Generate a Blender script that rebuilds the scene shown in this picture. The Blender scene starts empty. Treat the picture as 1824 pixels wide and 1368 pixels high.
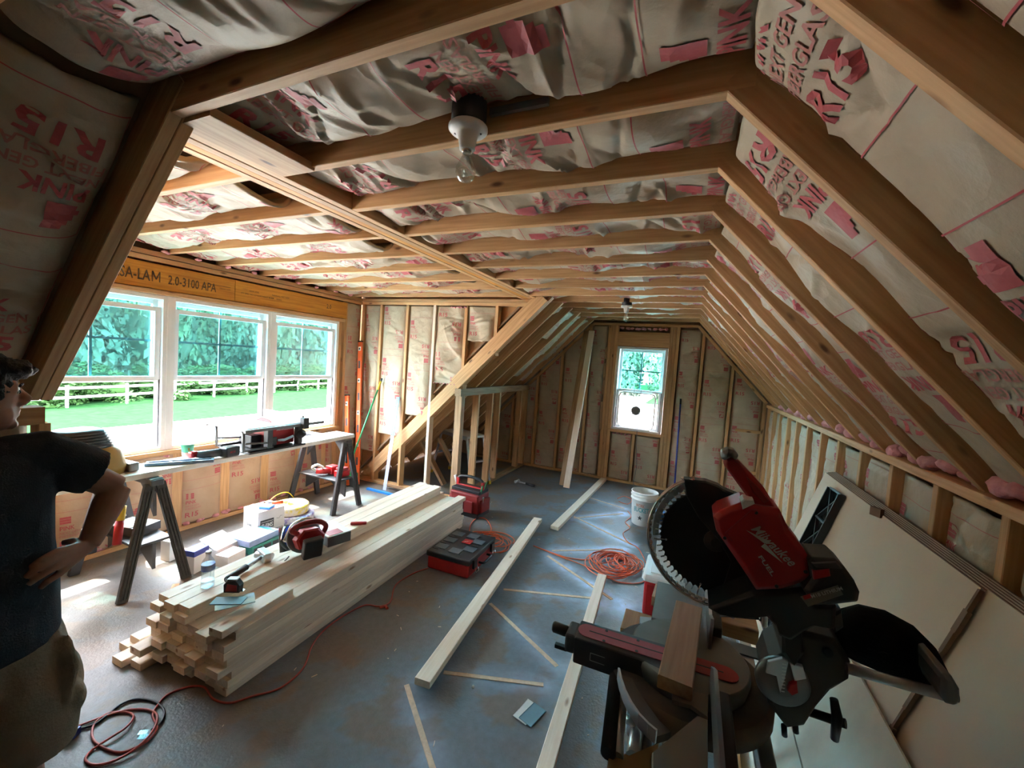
import bpy, math, random
import numpy as np
from mathutils import Vector, Matrix
random.seed(7)
SC = bpy.context.scene
COL = SC.collection
V = Vector
# ---------------------------------------------------------------- camera
FPX = 726.04
CM = Matrix(((0.91128373, 0.40582228, 0.06978714), (-0.08619074, 0.02226132, 0.99602991), (0.40265758, -0.91368086, 0.05526451)))
CAMH = 1.75
cd = bpy.data.cameras.new('camera'); cam = bpy.data.objects.new('camera', cd); COL.objects.link(cam)
cd.sensor_fit = 'HORIZONTAL'; cd.sensor_width = 36.0; cd.lens = FPX / 1824 * 36.0; cd.clip_start = 0.02; cd.clip_end = 500
_m = CM.transposed().to_4x4(); _m.translation = V((0, 0, CAMH)); cam.matrix_world = _m
SC.camera = cam
# ---------------------------------------------------------------- light
w = bpy.data.worlds.new('world'); SC.world = w; w.use_nodes = True
wt = w.node_tree; bg = wt.nodes['Background']
sky = wt.nodes.new('ShaderNodeTexSky'); sky.sky_type = 'NISHITA'; sky.sun_disc = False
sky.sun_elevation = math.radians(62); sky.sun_rotation = math.radians(270); sky.air_density = 1.0; sky.dust_density = 2.0; sky.ozone_density = 1.5
hs = wt.nodes.new('ShaderNodeHueSaturation'); hs.inputs['Saturation'].default_value = 0.35
wt.links.new(sky.outputs[0], hs.inputs['Color']); wt.links.new(hs.outputs[0], bg.inputs[0])
bg.inputs[1].default_value = 1.5
sd = bpy.data.lights.new('sun', 'SUN'); sd.energy = 3.6; sd.angle = math.radians(0.6); sd.color = (1, .95, .87)
sun = bpy.data.objects.new('sun', sd); COL.objects.link(sun)
sun.rotation_euler = V((-0.40, -0.03, 0.92)).to_track_quat('Z', 'Y').to_euler(); sun.location = (-8, 2, 12)
SC.view_settings.view_transform = 'Standard'; SC.view_settings.look = 'None'; SC.view_settings.gamma = 1.0
SC.view_settings.use_curve_mapping = False; SC.view_settings.exposure = 2.95
SC.cycles.use_denoising = True
SC.cycles.max_bounces = 12; SC.cycles.diffuse_bounces = 8; SC.cycles.sample_clamp_indirect = 12.0
SC.cycles.caustics_reflective = False; SC.cycles.caustics_refractive = False

def P(px, py, ax, val):
    d = CM.transposed() @ V((px - 912, -(py - 684), -FPX)); o = V((0, 0, CAMH))
    return o + d * ((val - o[ax]) / d[ax])
# ---------------------------------------------------------------- materials
MATS = {}
def mat(name, col, rough=.6, metal=0., col2=None, nscale=8., bump=0., bscale=60., mix=.5, trans=0., alpha=1., stretch=None, coat=0., spec=None, attr=None, detail=4):
    if name in MATS: return MATS[name]
    m = bpy.data.materials.new(name); m.use_nodes = True; nt = m.node_tree; b = nt.nodes['Principled BSDF']; L = nt.links
    b.inputs['Roughness'].default_value = rough; b.inputs['Metallic'].default_value = metal
    if trans: b.inputs['Transmission Weight'].default_value = trans
    if alpha < 1: b.inputs['Alpha'].default_value = alpha
    if coat: b.inputs['Coat Weight'].default_value = coat
    if spec is not None: b.inputs['Specular IOR Level'].default_value = spec
    tc = nt.nodes.new('ShaderNodeTexCoord'); oi = nt.nodes.new('ShaderNodeObjectInfo')
    mp = nt.nodes.new('ShaderNodeMapping'); cb = nt.nodes.new('ShaderNodeCombineXYZ'); mu = nt.nodes.new('ShaderNodeMath'); mu.operation = 'MULTIPLY'; mu.inputs[1].default_value = 37.
    L.new(oi.outputs['Random'], mu.inputs[0]); L.new(mu.outputs[0], cb.inputs[0]); L.new(mu.outputs[0], cb.inputs[1]); L.new(mu.outputs[0], cb.inputs[2])
    L.new(tc.outputs['Object'], mp.inputs['Vector']); L.new(cb.outputs[0], mp.inputs['Location'])
    if stretch: mp.inputs['Scale'].default_value = stretch
    n = nt.nodes.new('ShaderNodeTexNoise'); n.inputs['Scale'].default_value = nscale; n.inputs['Detail'].default_value = detail
    L.new(mp.outputs[0], n.inputs['Vector'])
    cr = nt.nodes.new('ShaderNodeValToRGB'); cr.color_ramp.elements[0].position = .5 - mix * .4; cr.color_ramp.elements[1].position = .5 + mix * .4
    c2 = col2 or tuple(c * .82 for c in col)
    cr.color_ramp.elements[0].color = (*c2, 1); cr.color_ramp.elements[1].color = (*col, 1)
    L.new(n.outputs['Fac'], cr.inputs[0]); out = cr.outputs[0]
    if attr:
        at = nt.nodes.new('ShaderNodeAttribute'); at.attribute_name = attr
        mx = nt.nodes.new('ShaderNodeMix'); mx.data_type = 'RGBA'; mx.blend_type = 'MULTIPLY'; mx.inputs[0].default_value = 1.
        L.new(out, mx.inputs[6]); L.new(at.outputs['Color'], mx.inputs[7]); out = mx.outputs[2]
    L.new(out, b.inputs['Base Color'])
    if bump:
        n2 = nt.nodes.new('ShaderNodeTexNoise'); n2.inputs['Scale'].default_value = bscale; n2.inputs['Detail'].default_value = 5
        L.new(mp.outputs[0], n2.inputs['Vector'])
        bp = nt.nodes.new('ShaderNodeBump'); bp.inputs['Strength'].default_value = bump; bp.inputs['Distance'].default_value = .01
        L.new(n2.outputs['Fac'], bp.inputs['Height']); L.new(bp.outputs[0], b.inputs['Normal'])
    MATS[name] = m; return m
def lumber_mat(name, light, dark, knot=(.16, .07, .03)):
    m = bpy.data.materials.new(name); m.use_nodes = True; nt = m.node_tree; b = nt.nodes['Principled BSDF']; L = nt.links
    b.inputs['Roughness'].default_value = .62
    tc = nt.nodes.new('ShaderNodeTexCoord'); oi = nt.nodes.new('ShaderNodeObjectInfo')
    ad = nt.nodes.new('ShaderNodeVectorMath'); ad.operation = 'ADD'; sc = nt.nodes.new('ShaderNodeVectorMath'); sc.operation = 'SCALE'; sc.inputs[0].default_value = (31, 17, 23)
    L.new(oi.outputs['Random'], sc.inputs['Scale']); L.new(tc.outputs['Object'], ad.inputs[0]); L.new(sc.outputs[0], ad.inputs[1])
    def noise(scale, vs, d=4):
        mp = nt.nodes.new('ShaderNodeMapping'); mp.inputs['Scale'].default_value = vs; L.new(ad.outputs[0], mp.inputs[0])
        n = nt.nodes.new('ShaderNodeTexNoise'); n.inputs['Scale'].default_value = scale; n.inputs['Detail'].default_value = d; L.new(mp.outputs[0], n.inputs[0]); return n.outputs['Fac']
    g = noise(9, (.35, 7, 7)); cr = nt.nodes.new('ShaderNodeValToRGB'); cr.color_ramp.elements[0].position = .3; cr.color_ramp.elements[1].position = .68
    cr.color_ramp.elements[0].color = (*dark, 1); cr.color_ramp.elements[1].color = (*light, 1); L.new(g, cr.inputs[0])
    mp = nt.nodes.new('ShaderNodeMapping'); mp.inputs['Scale'].default_value = (3.2, 9, 9); L.new(ad.outputs[0], mp.inputs[0])
    vo = nt.nodes.new('ShaderNodeTexVoronoi'); vo.inputs['Scale'].default_value = 1.; L.new(mp.outputs[0], vo.inputs['Vector'])
    kr = nt.nodes.new('ShaderNodeValToRGB'); kr.color_ramp.elements[0].position = .05; kr.color_ramp.elements[1].position = .13
    kr.color_ramp.elements[0].color = (1, 1, 1, 1); kr.color_ramp.elements[1].color = (0, 0, 0, 1); L.new(vo.outputs['Distance'], kr.inputs[0])
    mx = nt.nodes.new('ShaderNodeMix'); mx.data_type = 'RGBA'; L.new(kr.outputs[0], mx.inputs[0]); L.new(cr.outputs[0], mx.inputs[6]); mx.inputs[7].default_value = (*knot, 1)
    tn = nt.nodes.new('ShaderNodeHueSaturation'); ma = nt.nodes.new('ShaderNodeMapRange'); ma.inputs[3].default_value = .82; ma.inputs[4].default_value = 1.12
    L.new(oi.outputs['Random'], ma.inputs[0]); L.new(ma.outputs[0], tn.inputs['Value']); L.new(mx.outputs[2], tn.inputs['Color']); L.new(tn.outputs[0], b.inputs['Base Color'])
    bp = nt.nodes.new('ShaderNodeBump'); bp.inputs['Strength'].default_value = .15; bp.inputs['Distance'].default_value = .004; L.new(g, bp.inputs['Height']); L.new(bp.outputs[0], b.inputs['Normal'])
    return m
M_fir = lumber_mat('fir_lumber', (.68, .41, .20), (.50, .27, .11))
M_old = lumber_mat('weathered_lumber', (.50, .32, .17), (.28, .16, .08))
M_new = lumber_mat('new_white_lumber', (.90, .79, .66), (.80, .67, .52), (.38, .22, .12))
M_lvl = lumber_mat('laminated_veneer', (.72, .33, .04), (.50, .19, .02), (.5, .2, .03))
M_ply = mat('plywood_sheathing', (.55, .30, .12), .7, col2=(.38, .19, .07), nscale=5, stretch=(1, 6, 1))
M_osb = mat('roof_deck_board', (.30, .20, .12), .8, nscale=20)
M_kraft = mat('kraft_paper', (.50, .415, .30), .55, col2=(.43, .345, .24), nscale=5, bump=.35, bscale=28, detail=6)
M_kraftb = mat('kraft_paper_warm', (.52, .36, .24), .55, col2=(.44, .29, .18), nscale=5, bump=.3, bscale=28, detail=6)
def crumple(m, sc=11., dist=.012):
    nt = m.node_tree; b = nt.nodes['Principled BSDF']; old = b.inputs['Normal'].links[0].from_node
    tc = [n for n in nt.nodes if n.type == 'MAPPING'][0]; nz = nt.nodes.new('ShaderNodeTexNoise'); nz.inputs['Scale'].default_value = 6; nt.links.new(tc.outputs[0], nz.inputs['Vector'])
    ad = nt.nodes.new('ShaderNodeVectorMath'); ad.operation = 'MULTIPLY_ADD'; ad.inputs[1].default_value = (.12, .12, .12); nt.links.new(nz.outputs['Color'], ad.inputs[0]); nt.links.new(tc.outputs[0], ad.inputs[2])
    vo = nt.nodes.new('ShaderNodeTexVoronoi'); vo.inputs['Scale'].default_value = sc; nt.links.new(ad.outputs[0], vo.inputs['Vector'])
    bp = nt.nodes.new('ShaderNodeBump'); bp.inputs['Strength'].default_value = .55; bp.inputs['Distance'].default_value = dist
    nt.links.new(vo.outputs['Distance'], bp.inputs['Height']); nt.links.new(bp.outputs[0], old.inputs['Normal'])
crumple(M_kraft); crumple(M_kraftb, 9., .006)
M_print = mat('red_print_ink', (.50, .10, .11), .6, col2=(.44, .08, .09), nscale=60)
M_printf = mat('faded_print_ink', (.50, .20, .17), .6, col2=(.47, .18, .155), nscale=60)
M_pink = mat('pink_glass_wool', (.80, .40, .42), .95, col2=(.62, .26, .30), nscale=22, bump=1., bscale=45)
M_vinyl = mat('white_vinyl', (.80, .80, .80), .35, col2=(.75, .75, .76))
M_white = mat('white_plastic', (.80, .80, .78), .4, col2=(.74, .74, .72))
M_black = mat('black_plastic', (.018, .018, .02), .42, col2=(.012, .012, .014))
M_dkgrey = mat('dark_grey_plastic', (.055, .055, .06), .45, col2=(.045, .045, .05))
M_grey = mat('grey_cast_metal', (.22, .22, .22), .4, .5, col2=(.17, .17, .17))
M_dgm = mat('dark_cast_metal', (.07, .066, .06), .5, .3, col2=(.05, .047, .04))
M_alu = mat('aluminium', (.62, .63, .65), .3, .9, col2=(.55, .56, .58))
M_chrome = mat('chrome', (.75, .75, .75), .12, 1.)
M_steel = mat('blade_steel', (.42, .42, .43), .25, 1.)
M_blade = mat('dark_blade', (.028, .027, .027), .38, .4, col2=(.02, .02, .02))
M_red = mat('red_plastic', (.42, .012, .014), .38, col2=(.36, .01, .012))
M_dred = mat('dull_red_plastic', (.30, .02, .02), .5)
M_slotr = mat('worn_red_insert', (.50, .12, .16), .6, col2=(.42, .09, .12), nscale=15)
M_orange = mat('orange_cord', (.85, .16, .06), .45)
M_redc = mat('red_cord', (.50, .08, .06), .45)
M_or = mat('orange_paint', (.85, .13, .03), .4)
M_yel = mat('yellow_plastic', (.75, .50, .03), .5)
M_green = mat('green_paint', (.04, .32, .12), .4)
M_blue = mat('blue_plastic', (.02, .25, .75), .4)
M_dblue = mat('deep_blue', (.02, .04, .28), .5)
M_dust = mat('dusty_black', (.05, .047, .042), .8, col2=(.03, .028, .025), nscale=20, bump=.4)
M_paper = mat('white_paper', (.80, .80, .78), .7)
M_card = mat('white_cardboard', (.70, .66, .64), .7, col2=(.64, .60, .58))
M_teal = mat('teal_card', (.18, .34, .42), .5)
M_gyp = mat('drywall_face', (.72, .62, .50), .85, col2=(.68, .57, .46), nscale=4)
M_gypc = mat('drywall_core', (.80, .76, .68), .9)
M_gypb = mat('drywall_brown_paper', (.26, .165, .12), .85)
M_gyw = mat('pale_board_face', (.72, .72, .64), .7)
M_ink = mat('black_ink', (.03, .03, .03), .6)
M_inkb = mat('stamp_ink', (.12, .07, .03), .7)
M_logo = mat('silver_print', (.55, .55, .55), .5)
M_skin = mat('skin', (.36, .19, .13), .5, col2=(.31, .155, .105), nscale=20)
M_shirt = mat('navy_tshirt', (.018, .026, .040), .9, col2=(.012, .018, .030), nscale=30, bump=.3, bscale=200)
M_short = mat('khaki_shorts', (.25, .185, .125), .9, col2=(.18, .135, .09), nscale=12, bump=.4, bscale=120)
M_hair = mat('black_hair', (.012, .010, .009), .5, nscale=80, bump=.8, bscale=150)
M_clear = mat('clear_glass', (1, 1, 1), .03, trans=1.)
def pane_mat(name, tint, rough=.0, gl=.08):
    m = bpy.data.materials.new(name); m.use_nodes = True; nt = m.node_tree; nt.nodes.clear(); L = nt.links
    o = nt.nodes.new('ShaderNodeOutputMaterial'); t = nt.nodes.new('ShaderNodeBsdfTransparent'); g = nt.nodes.new('ShaderNodeBsdfGlossy'); x = nt.nodes.new('ShaderNodeMixShader')
    t.inputs[0].default_value = (*tint, 1); g.inputs['Roughness'].default_value = rough; g.inputs[0].default_value = (.9, 1, 1, 1)
    x.inputs[0].default_value = gl; L.new(t.outputs[0], x.inputs[1]); L.new(g.outputs[0], x.inputs[2]); L.new(x.outputs[0], o.inputs[0]); return m
M_pane = pane_mat('low_e_glass', (.52, .84, .88)); M_pclear = pane_mat('clear_plastic', (.86, .88, .9), .15, .18)
M_bulb = pane_mat('bulb_glass', (.88, .88, .86), .05, .22)
# ---------------------------------------------------------------- mesh helpers
def basis(x, up=V((0, 0, 1))):
    x = V(x).normalized(); up = V(up)
    if abs(x.dot(up)) > .98: up = V((0, 1, 0)) if abs(x.y) < .9 else V((1, 0, 0))
    y = up.cross(x).normalized(); z = x.cross(y); return x, y, z
class MB:
    def __init__(s): s.v = []; s.f = []; s.sm = []
    def add(s, vs, fs, smooth=False):
        o = len(s.v); s.v += [tuple(a) for a in vs]; s.f += [tuple(i + o for i in q) for q in fs]; s.sm += [smooth] * len(fs); return s
    def box(s, c, d, R=None):
        R = R or Matrix.Identity(3); c = V(c); h = V(d) / 2
        vs = [c + R @ V((x * h.x, y * h.y, z * h.z)) for x in (-1, 1) for y in (-1, 1) for z in (-1, 1)]
        return s.add(vs, [(0, 1, 3, 2), (4, 6, 7, 5), (0, 4, 5, 1), (2, 3, 7, 6), (0, 2, 6, 4), (1, 5, 7, 3)])
    def bx(s, a, b):
        a = V(a); b = V(b); return s.box((a + b) / 2, [abs(q) for q in (b - a)])
    def bar(s, a, b, w, h, up=(0, 0, 1)):
        a = V(a); b = V(b); x, y, z = basis(b - a, up); R = Matrix((x, y, z)).transposed()
        return s.box((a + b) / 2, ((b - a).length, w, h), R)
    def tube(s, pts, r, seg=8, cap=True):
        pts = [V(p) for p in pts]; n = len(pts); rr = r if isinstance(r, (list, tuple)) else [r] * n
        vs = []; prev = None
        for i, p in enumerate(pts):
            t = (pts[min(i + 1, n - 1)] - pts[max(i - 1, 0)])
            if t.length < 1e-9: t = V((0, 0, 1))
            t.normalize()
            if prev is None: x, y, z = basis(t)
            else:
                y = prev - t * prev.dot(t)
                if y.length < 1e-6: x, y, z = basis(t)
                y.normalize(); z = t.cross(y)
            prev = y
            for k in range(seg):
                a = 2 * math.pi * k / seg; vs.append(p + y * (math.cos(a) * rr[i]) + z * (math.sin(a) * rr[i]))
        fs = [(i * seg + k, i * seg + (k + 1) % seg, (i + 1) * seg + (k + 1) % seg, (i + 1) * seg + k) for i in range(n - 1) for k in range(seg)]
        s.add(vs, fs, True)
        if cap:
            o = len(s.v) - len(vs); s.f.append(tuple(o + k for k in range(seg))[::-1]); s.f.append(tuple(o + (n - 1) * seg + k for k in range(seg))); s.sm += [False, False]
        return s
    def lathe(s, o, ax, prof, seg=20, smooth=True):
        o = V(o); x, y, z = basis(ax); vs = []
        for h, r in prof:
            for k in range(seg):
                a = 2 * math.pi * k / seg; vs.append(o + x * h + y * (math.cos(a) * r) + z * (math.sin(a) * r))
        n = len(prof)
        fs = [(i * seg + k, i * seg + (k + 1) % seg, (i + 1) * seg + (k + 1) % seg, (i + 1) * seg + k) for i in range(n - 1) for k in range(seg)]
        s.add(vs, fs, smooth); b = len(s.v) - len(vs)
        s.f.append(tuple(b + k for k in range(seg))[::-1]); s.f.append(tuple(b + (n - 1) * seg + k for k in range(seg))); s.sm += [False, False]
        return s
    def prism(s, poly, off, bev=0.):
        """poly: list of 3D points (planar), off: extrusion vector"""
        n = len(poly); a = [V(p) for p in poly]; off = V(off); lay = []
        if bev:
            c = sum(a, V()) / n
            ins = [p + (c - p).normalized() * bev for p in a]; e = off.normalized() * bev
            lay = [ins, [p + e for p in a], [p + off - e for p in a], [p + off for p in ins]]
        else: lay = [a, [p + off for p in a]]
        vs = [p for l in lay for p in l]; m = len(lay)
        fs = [(j * n + i, j * n + (i + 1) % n, (j + 1) * n + (i + 1) % n, (j + 1) * n + i) for j in range(m - 1) for i in range(n)]
        fs += [tuple(range(n))[::-1], tuple((m - 1) * n + i for i in range(n))]
        return s.add(vs, fs)
    def loft(s, rings, cap=True, smooth=True):
        n = len(rings[0]); vs = [p for r in rings for p in r]; m = len(rings)
        fs = [(j * n + i, j * n + (i + 1) % n, (j + 1) * n + (i + 1) % n, (j + 1) * n + i) for j in range(m - 1) for i in range(n)]
        s.add(vs, fs, smooth)
        if cap:
            b = len(s.v) - len(vs); s.f.append(tuple(b + k for k in range(n))[::-1]); s.f.append(tuple(b + (m - 1) * n + k for k in range(n))); s.sm += [False, False]
        return s
    def ball(s, c, r, seg=12, rings=8, R=None):
        c = V(c); r = V(r) if not isinstance(r, (int, float)) else V((r, r, r)); R = R or Matrix.Identity(3)
        rg = []
        for j in range(rings + 1):
            t = math.pi * j / rings; t = min(max(t, .06), math.pi - .06)
            rg.append([c + R @ V((r.x * math.sin(t) * math.cos(2 * math.pi * k / seg), r.y * math.sin(t) * math.sin(2 * math.pi * k / seg), -r.z * math.cos(t))) for k in range(seg)])
        return s.loft(rg)
    def mesh(s, name, m):
        me = bpy.data.meshes.new(name); me.from_pydata(s.v, [], s.f)
        if any(s.sm): me.polygons.foreach_set('use_smooth', s.sm)
        me.materials.append(m); me.update(); return me
    def build(s, name, m, parent=None, bev=0., fix=True):
        me = s.mesh(name, m)
        if fix:
            import bmesh
            bm = bmesh.new(); bm.from_mesh(me); bmesh.ops.recalc_face_normals(bm, faces=bm.faces); bm.to_mesh(me); bm.free()
        o = bpy.data.objects.new(name, me); COL.objects.link(o)
        if parent: o.parent = parent
        if bev:
            b = o.modifiers.new('bevel', 'BEVEL'); b.width = bev; b.segments = 2; b.limit_method = 'ANGLE'; b.angle_limit = .7
        return o
def empty(name, label=None, cat=None, loc=(0, 0, 0), group=None, kind=None):
    o = bpy.data.objects.new(name, None); COL.objects.link(o); o.location = loc
    if label: o['label'] = label
    if cat: o['category'] = cat
    if group: o['group'] = group
    if kind: o['kind'] = kind
    o.empty_display_size = .05
    return o
def tag(o, label, cat, group=None, kind=None):
    o['label'] = label; o['category'] = cat
    if group: o['group'] = group
    if kind: o['kind'] = kind
    return o
_lc = {}
def lumber(name, a, b, wd, th, up=(0, 0, 1), m=None, parent=None, center=True):
    """board along a->b; wd across, th along up. real box with eased edges; mesh shared between equal boards"""
    a = V(a); b = V(b); L = (b - a).length; m = m or M_fir; key = (round(L, 3), round(wd, 4), round(th, 4), m.name)
    if key not in _lc:
        e = .0025; hy, hz = wd / 2, th / 2
        sec = [(-hy + e, -hz), (hy - e, -hz), (hy, -hz + e), (hy, hz - e), (hy - e, hz), (-hy + e, hz), (-hy, hz - e), (-hy, -hz + e)]
        q = MB(); q.loft([[V((x, y, z)) for y, z in sec] for x in (-L / 2, L / 2)], smooth=False); me = q.mesh(name, m); _lc[key] = me
    x, y, z = basis(b - a, up); R = Matrix((x, y, z)).transposed().to_4x4(); R.translation = (a + b) / 2
    o = bpy.data.objects.new(name, _lc[key]); COL.objects.link(o); o.matrix_world = R
    if parent: o.parent = parent; o.matrix_parent_inverse = parent.matrix_basis.inverted()
    return o
# ---------------------------------------------------------------- text
_tc = {}
def text_geo(txt, bold=.012, shear=0., res=2):
    k = (txt, bold, shear, res)
    if k in _tc: return _tc[k]
    c = bpy.data.curves.new('t', 'FONT'); c.body = txt; c.size = 1.; c.resolution_u = res; c.offset = bold; c.shear = shear; c.align_x = 'LEFT'
    o = bpy.data.objects.new('t', c); COL.objects.link(o); dg = bpy.context.evaluated_depsgraph_get(); dg.update()
    me = o.evaluated_get(dg).to_mesh(); vs = np.array([v.co[:2] for v in me.vertices]); fs = [tuple(p.vertices) for p in me.polygons]
    o.evaluated_get(dg).to_mesh_clear(); bpy.data.objects.remove(o); bpy.data.curves.remove(c)
    vs[:, 0] -= vs[:, 0].min(); _tc[k] = (vs, fs); return _tc[k]
def text_on(name, txt, o, ux, uy, height, m, parent, bold=.012, width=None, off=.0015, shear=0.):
    vs, fs = text_geo(txt, bold, shear); ux = V(ux).normalized(); uy = V(uy).normalized(); n = ux.cross(uy)
    sc = height / .7; sx = sc if width is None else width / vs[:, 0].max()
    q = MB(); q.add([V(o) + ux * float(a * sx) + uy * float(b * sc) + n * off for a, b in vs], fs); return q.build(name, m, parent, fix=False)
# ---------------------------------------------------------------- insulation batts
def _block():
    """one printed block, (s along batt, t across), returns dark & faded geometry"""
    D = [[], []]; F = [[], []]
    def put(T, a, b, s0, t0, h, w, flip):
        vs, fs = a; sc = h / .7; sx = w / vs[:, 0].max()
        S = s0 + vs[:, 1] * sc * -1 + 0; X = t0 + vs[:, 0] * sx
        if flip: S = flip[0] - S; X = flip[1] - X
        o = sum(len(z) for z in T[0]); T[0].append(np.stack([S, X], 1)); T[1] += [tuple(i + o for i in q) for q in fs]
    def quad(T, s0, s1, t0, t1, flip, tri=False):
        S = np.array([s0, s1, s1, s0]); X = np.array([t0, t0, t1, t1])
        if flip: S = flip[0] - S; X = flip[1] - X
        o = sum(len(z) for z in T[0]); T[0].append(np.stack([S, X], 1)); T[1].append((o, o + 1, o + 2, o + 3))
    for flip in (None, (.56, .345)):
        for i in range(3): quad(D, .02 + i * .018, .036 + i * .018, .03, .085, flip)
        put(D, text_geo('PINK', .02), 0, .118, .03, .030, .075, flip)
        put(F, text_geo('NEXT GEN', .015), 0, .148, .03, .018, .10, flip)
        put(F, text_geo('FIBERGLAS', .015), 0, .174, .03, .018, .115, flip)
        put(D, text_geo('R15', .02), 0, .245, .03, .045, .10, flip)
    for a, b, c, d in ((0, .003, .012, .335), (.575, .578, .012, .335), (0, .578, .012, .0145), (0, .578, .3325, .335)):
        n = 8
        for i in range(n):
            if b - a > .1: quad(F, a + (b - a) * i / n, a + (b - a) * (i + 1) / n, c, d, None)
            else: quad(F, a, b, c + (d - c) * i / n, c + (d - c) * (i + 1) / n, None)
    return [(np.concatenate(T[0]), T[1]) for T in (D, F)]
def fine(parts, lim=.022):
    import bmesh
    out = []
    for vs, fs in parts:
        bm = bmesh.new(); bv = [bm.verts.new((float(a), float(b), 0)) for a, b in vs]
        for f in fs:
            try: bm.faces.new([bv[i] for i in f])
            except ValueError: pass
        for _ in range(2):
            bmesh.ops.subdivide_edges(bm, edges=[e for e in bm.edges if e.calc_length() > lim], cuts=1, use_grid_fill=True)
            bmesh.ops.triangulate(bm, faces=bm.faces[:])
        bm.verts.index_update(); out.append((np.array([v.co[:2] for v in bm.verts]), [tuple(v.index for v in f.verts) for f in bm.faces])); bm.free()
    return out
BLOCK = _block()
_bn = [0]
def _bigblock():
    D = [[], []]; F = [[], []]
    def put(T, a, s1, t0, h, w, fl):
        vs, fs = a; S = s1 - vs[:, 1] * h / .7; X = t0 + vs[:, 0] * w / vs[:, 0].max()
        if fl: S = .60 - S; X = .36 - X
        o = sum(len(z) for z in T[0]); T[0].append(np.stack([S, X], 1)); T[1] += [tuple(i + o for i in q) for q in fs]
    def quad(T, s0, s1, t0, t1, fl=0):
        S = np.array([s0, s1, s1, s0]); X = np.array([t0, t0, t1, t1])
        if fl: S = .60 - S; X = .36 - X
        o = sum(len(z) for z in T[0]); T[0].append(np.stack([S, X], 1)); T[1].append((o, o + 1, o + 2, o + 3))
    for i in range(5): quad(D, .06 + i * .02, .08 + i * .02, .06 + abs(i - 3) * .012, .15)
    put(D, text_geo('PINK', .03), .235, .06, .055, .17, 0); put(F, text_geo('NEXT GEN', .02), .285, .05, .034, .24, 0); put(F, text_geo('FIBERGLAS', .02), .335, .05, .034, .26, 0)
    put(D, text_geo('R15', .03), .43, .08, .075, .19, 0)
    for i in range(12):
        quad(D, .02 + .5 * i / 12, .02 + .5 * (i + 1) / 12, .026, .030); quad(D, .02 + .5 * i / 12, .02 + .5 * (i + 1) / 12, .330, .334)
        quad(D, .02, .024, .03 + .3 * i / 12, .03 + .3 * (i + 1) / 12); quad(D, .516, .520, .03 + .3 * i / 12, .03 + .3 * (i + 1) / 12)
    return [(np.concatenate(T[0]), T[1]) for T in (D, F)]
BIGBLOCK = fine(_bigblock())
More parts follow.
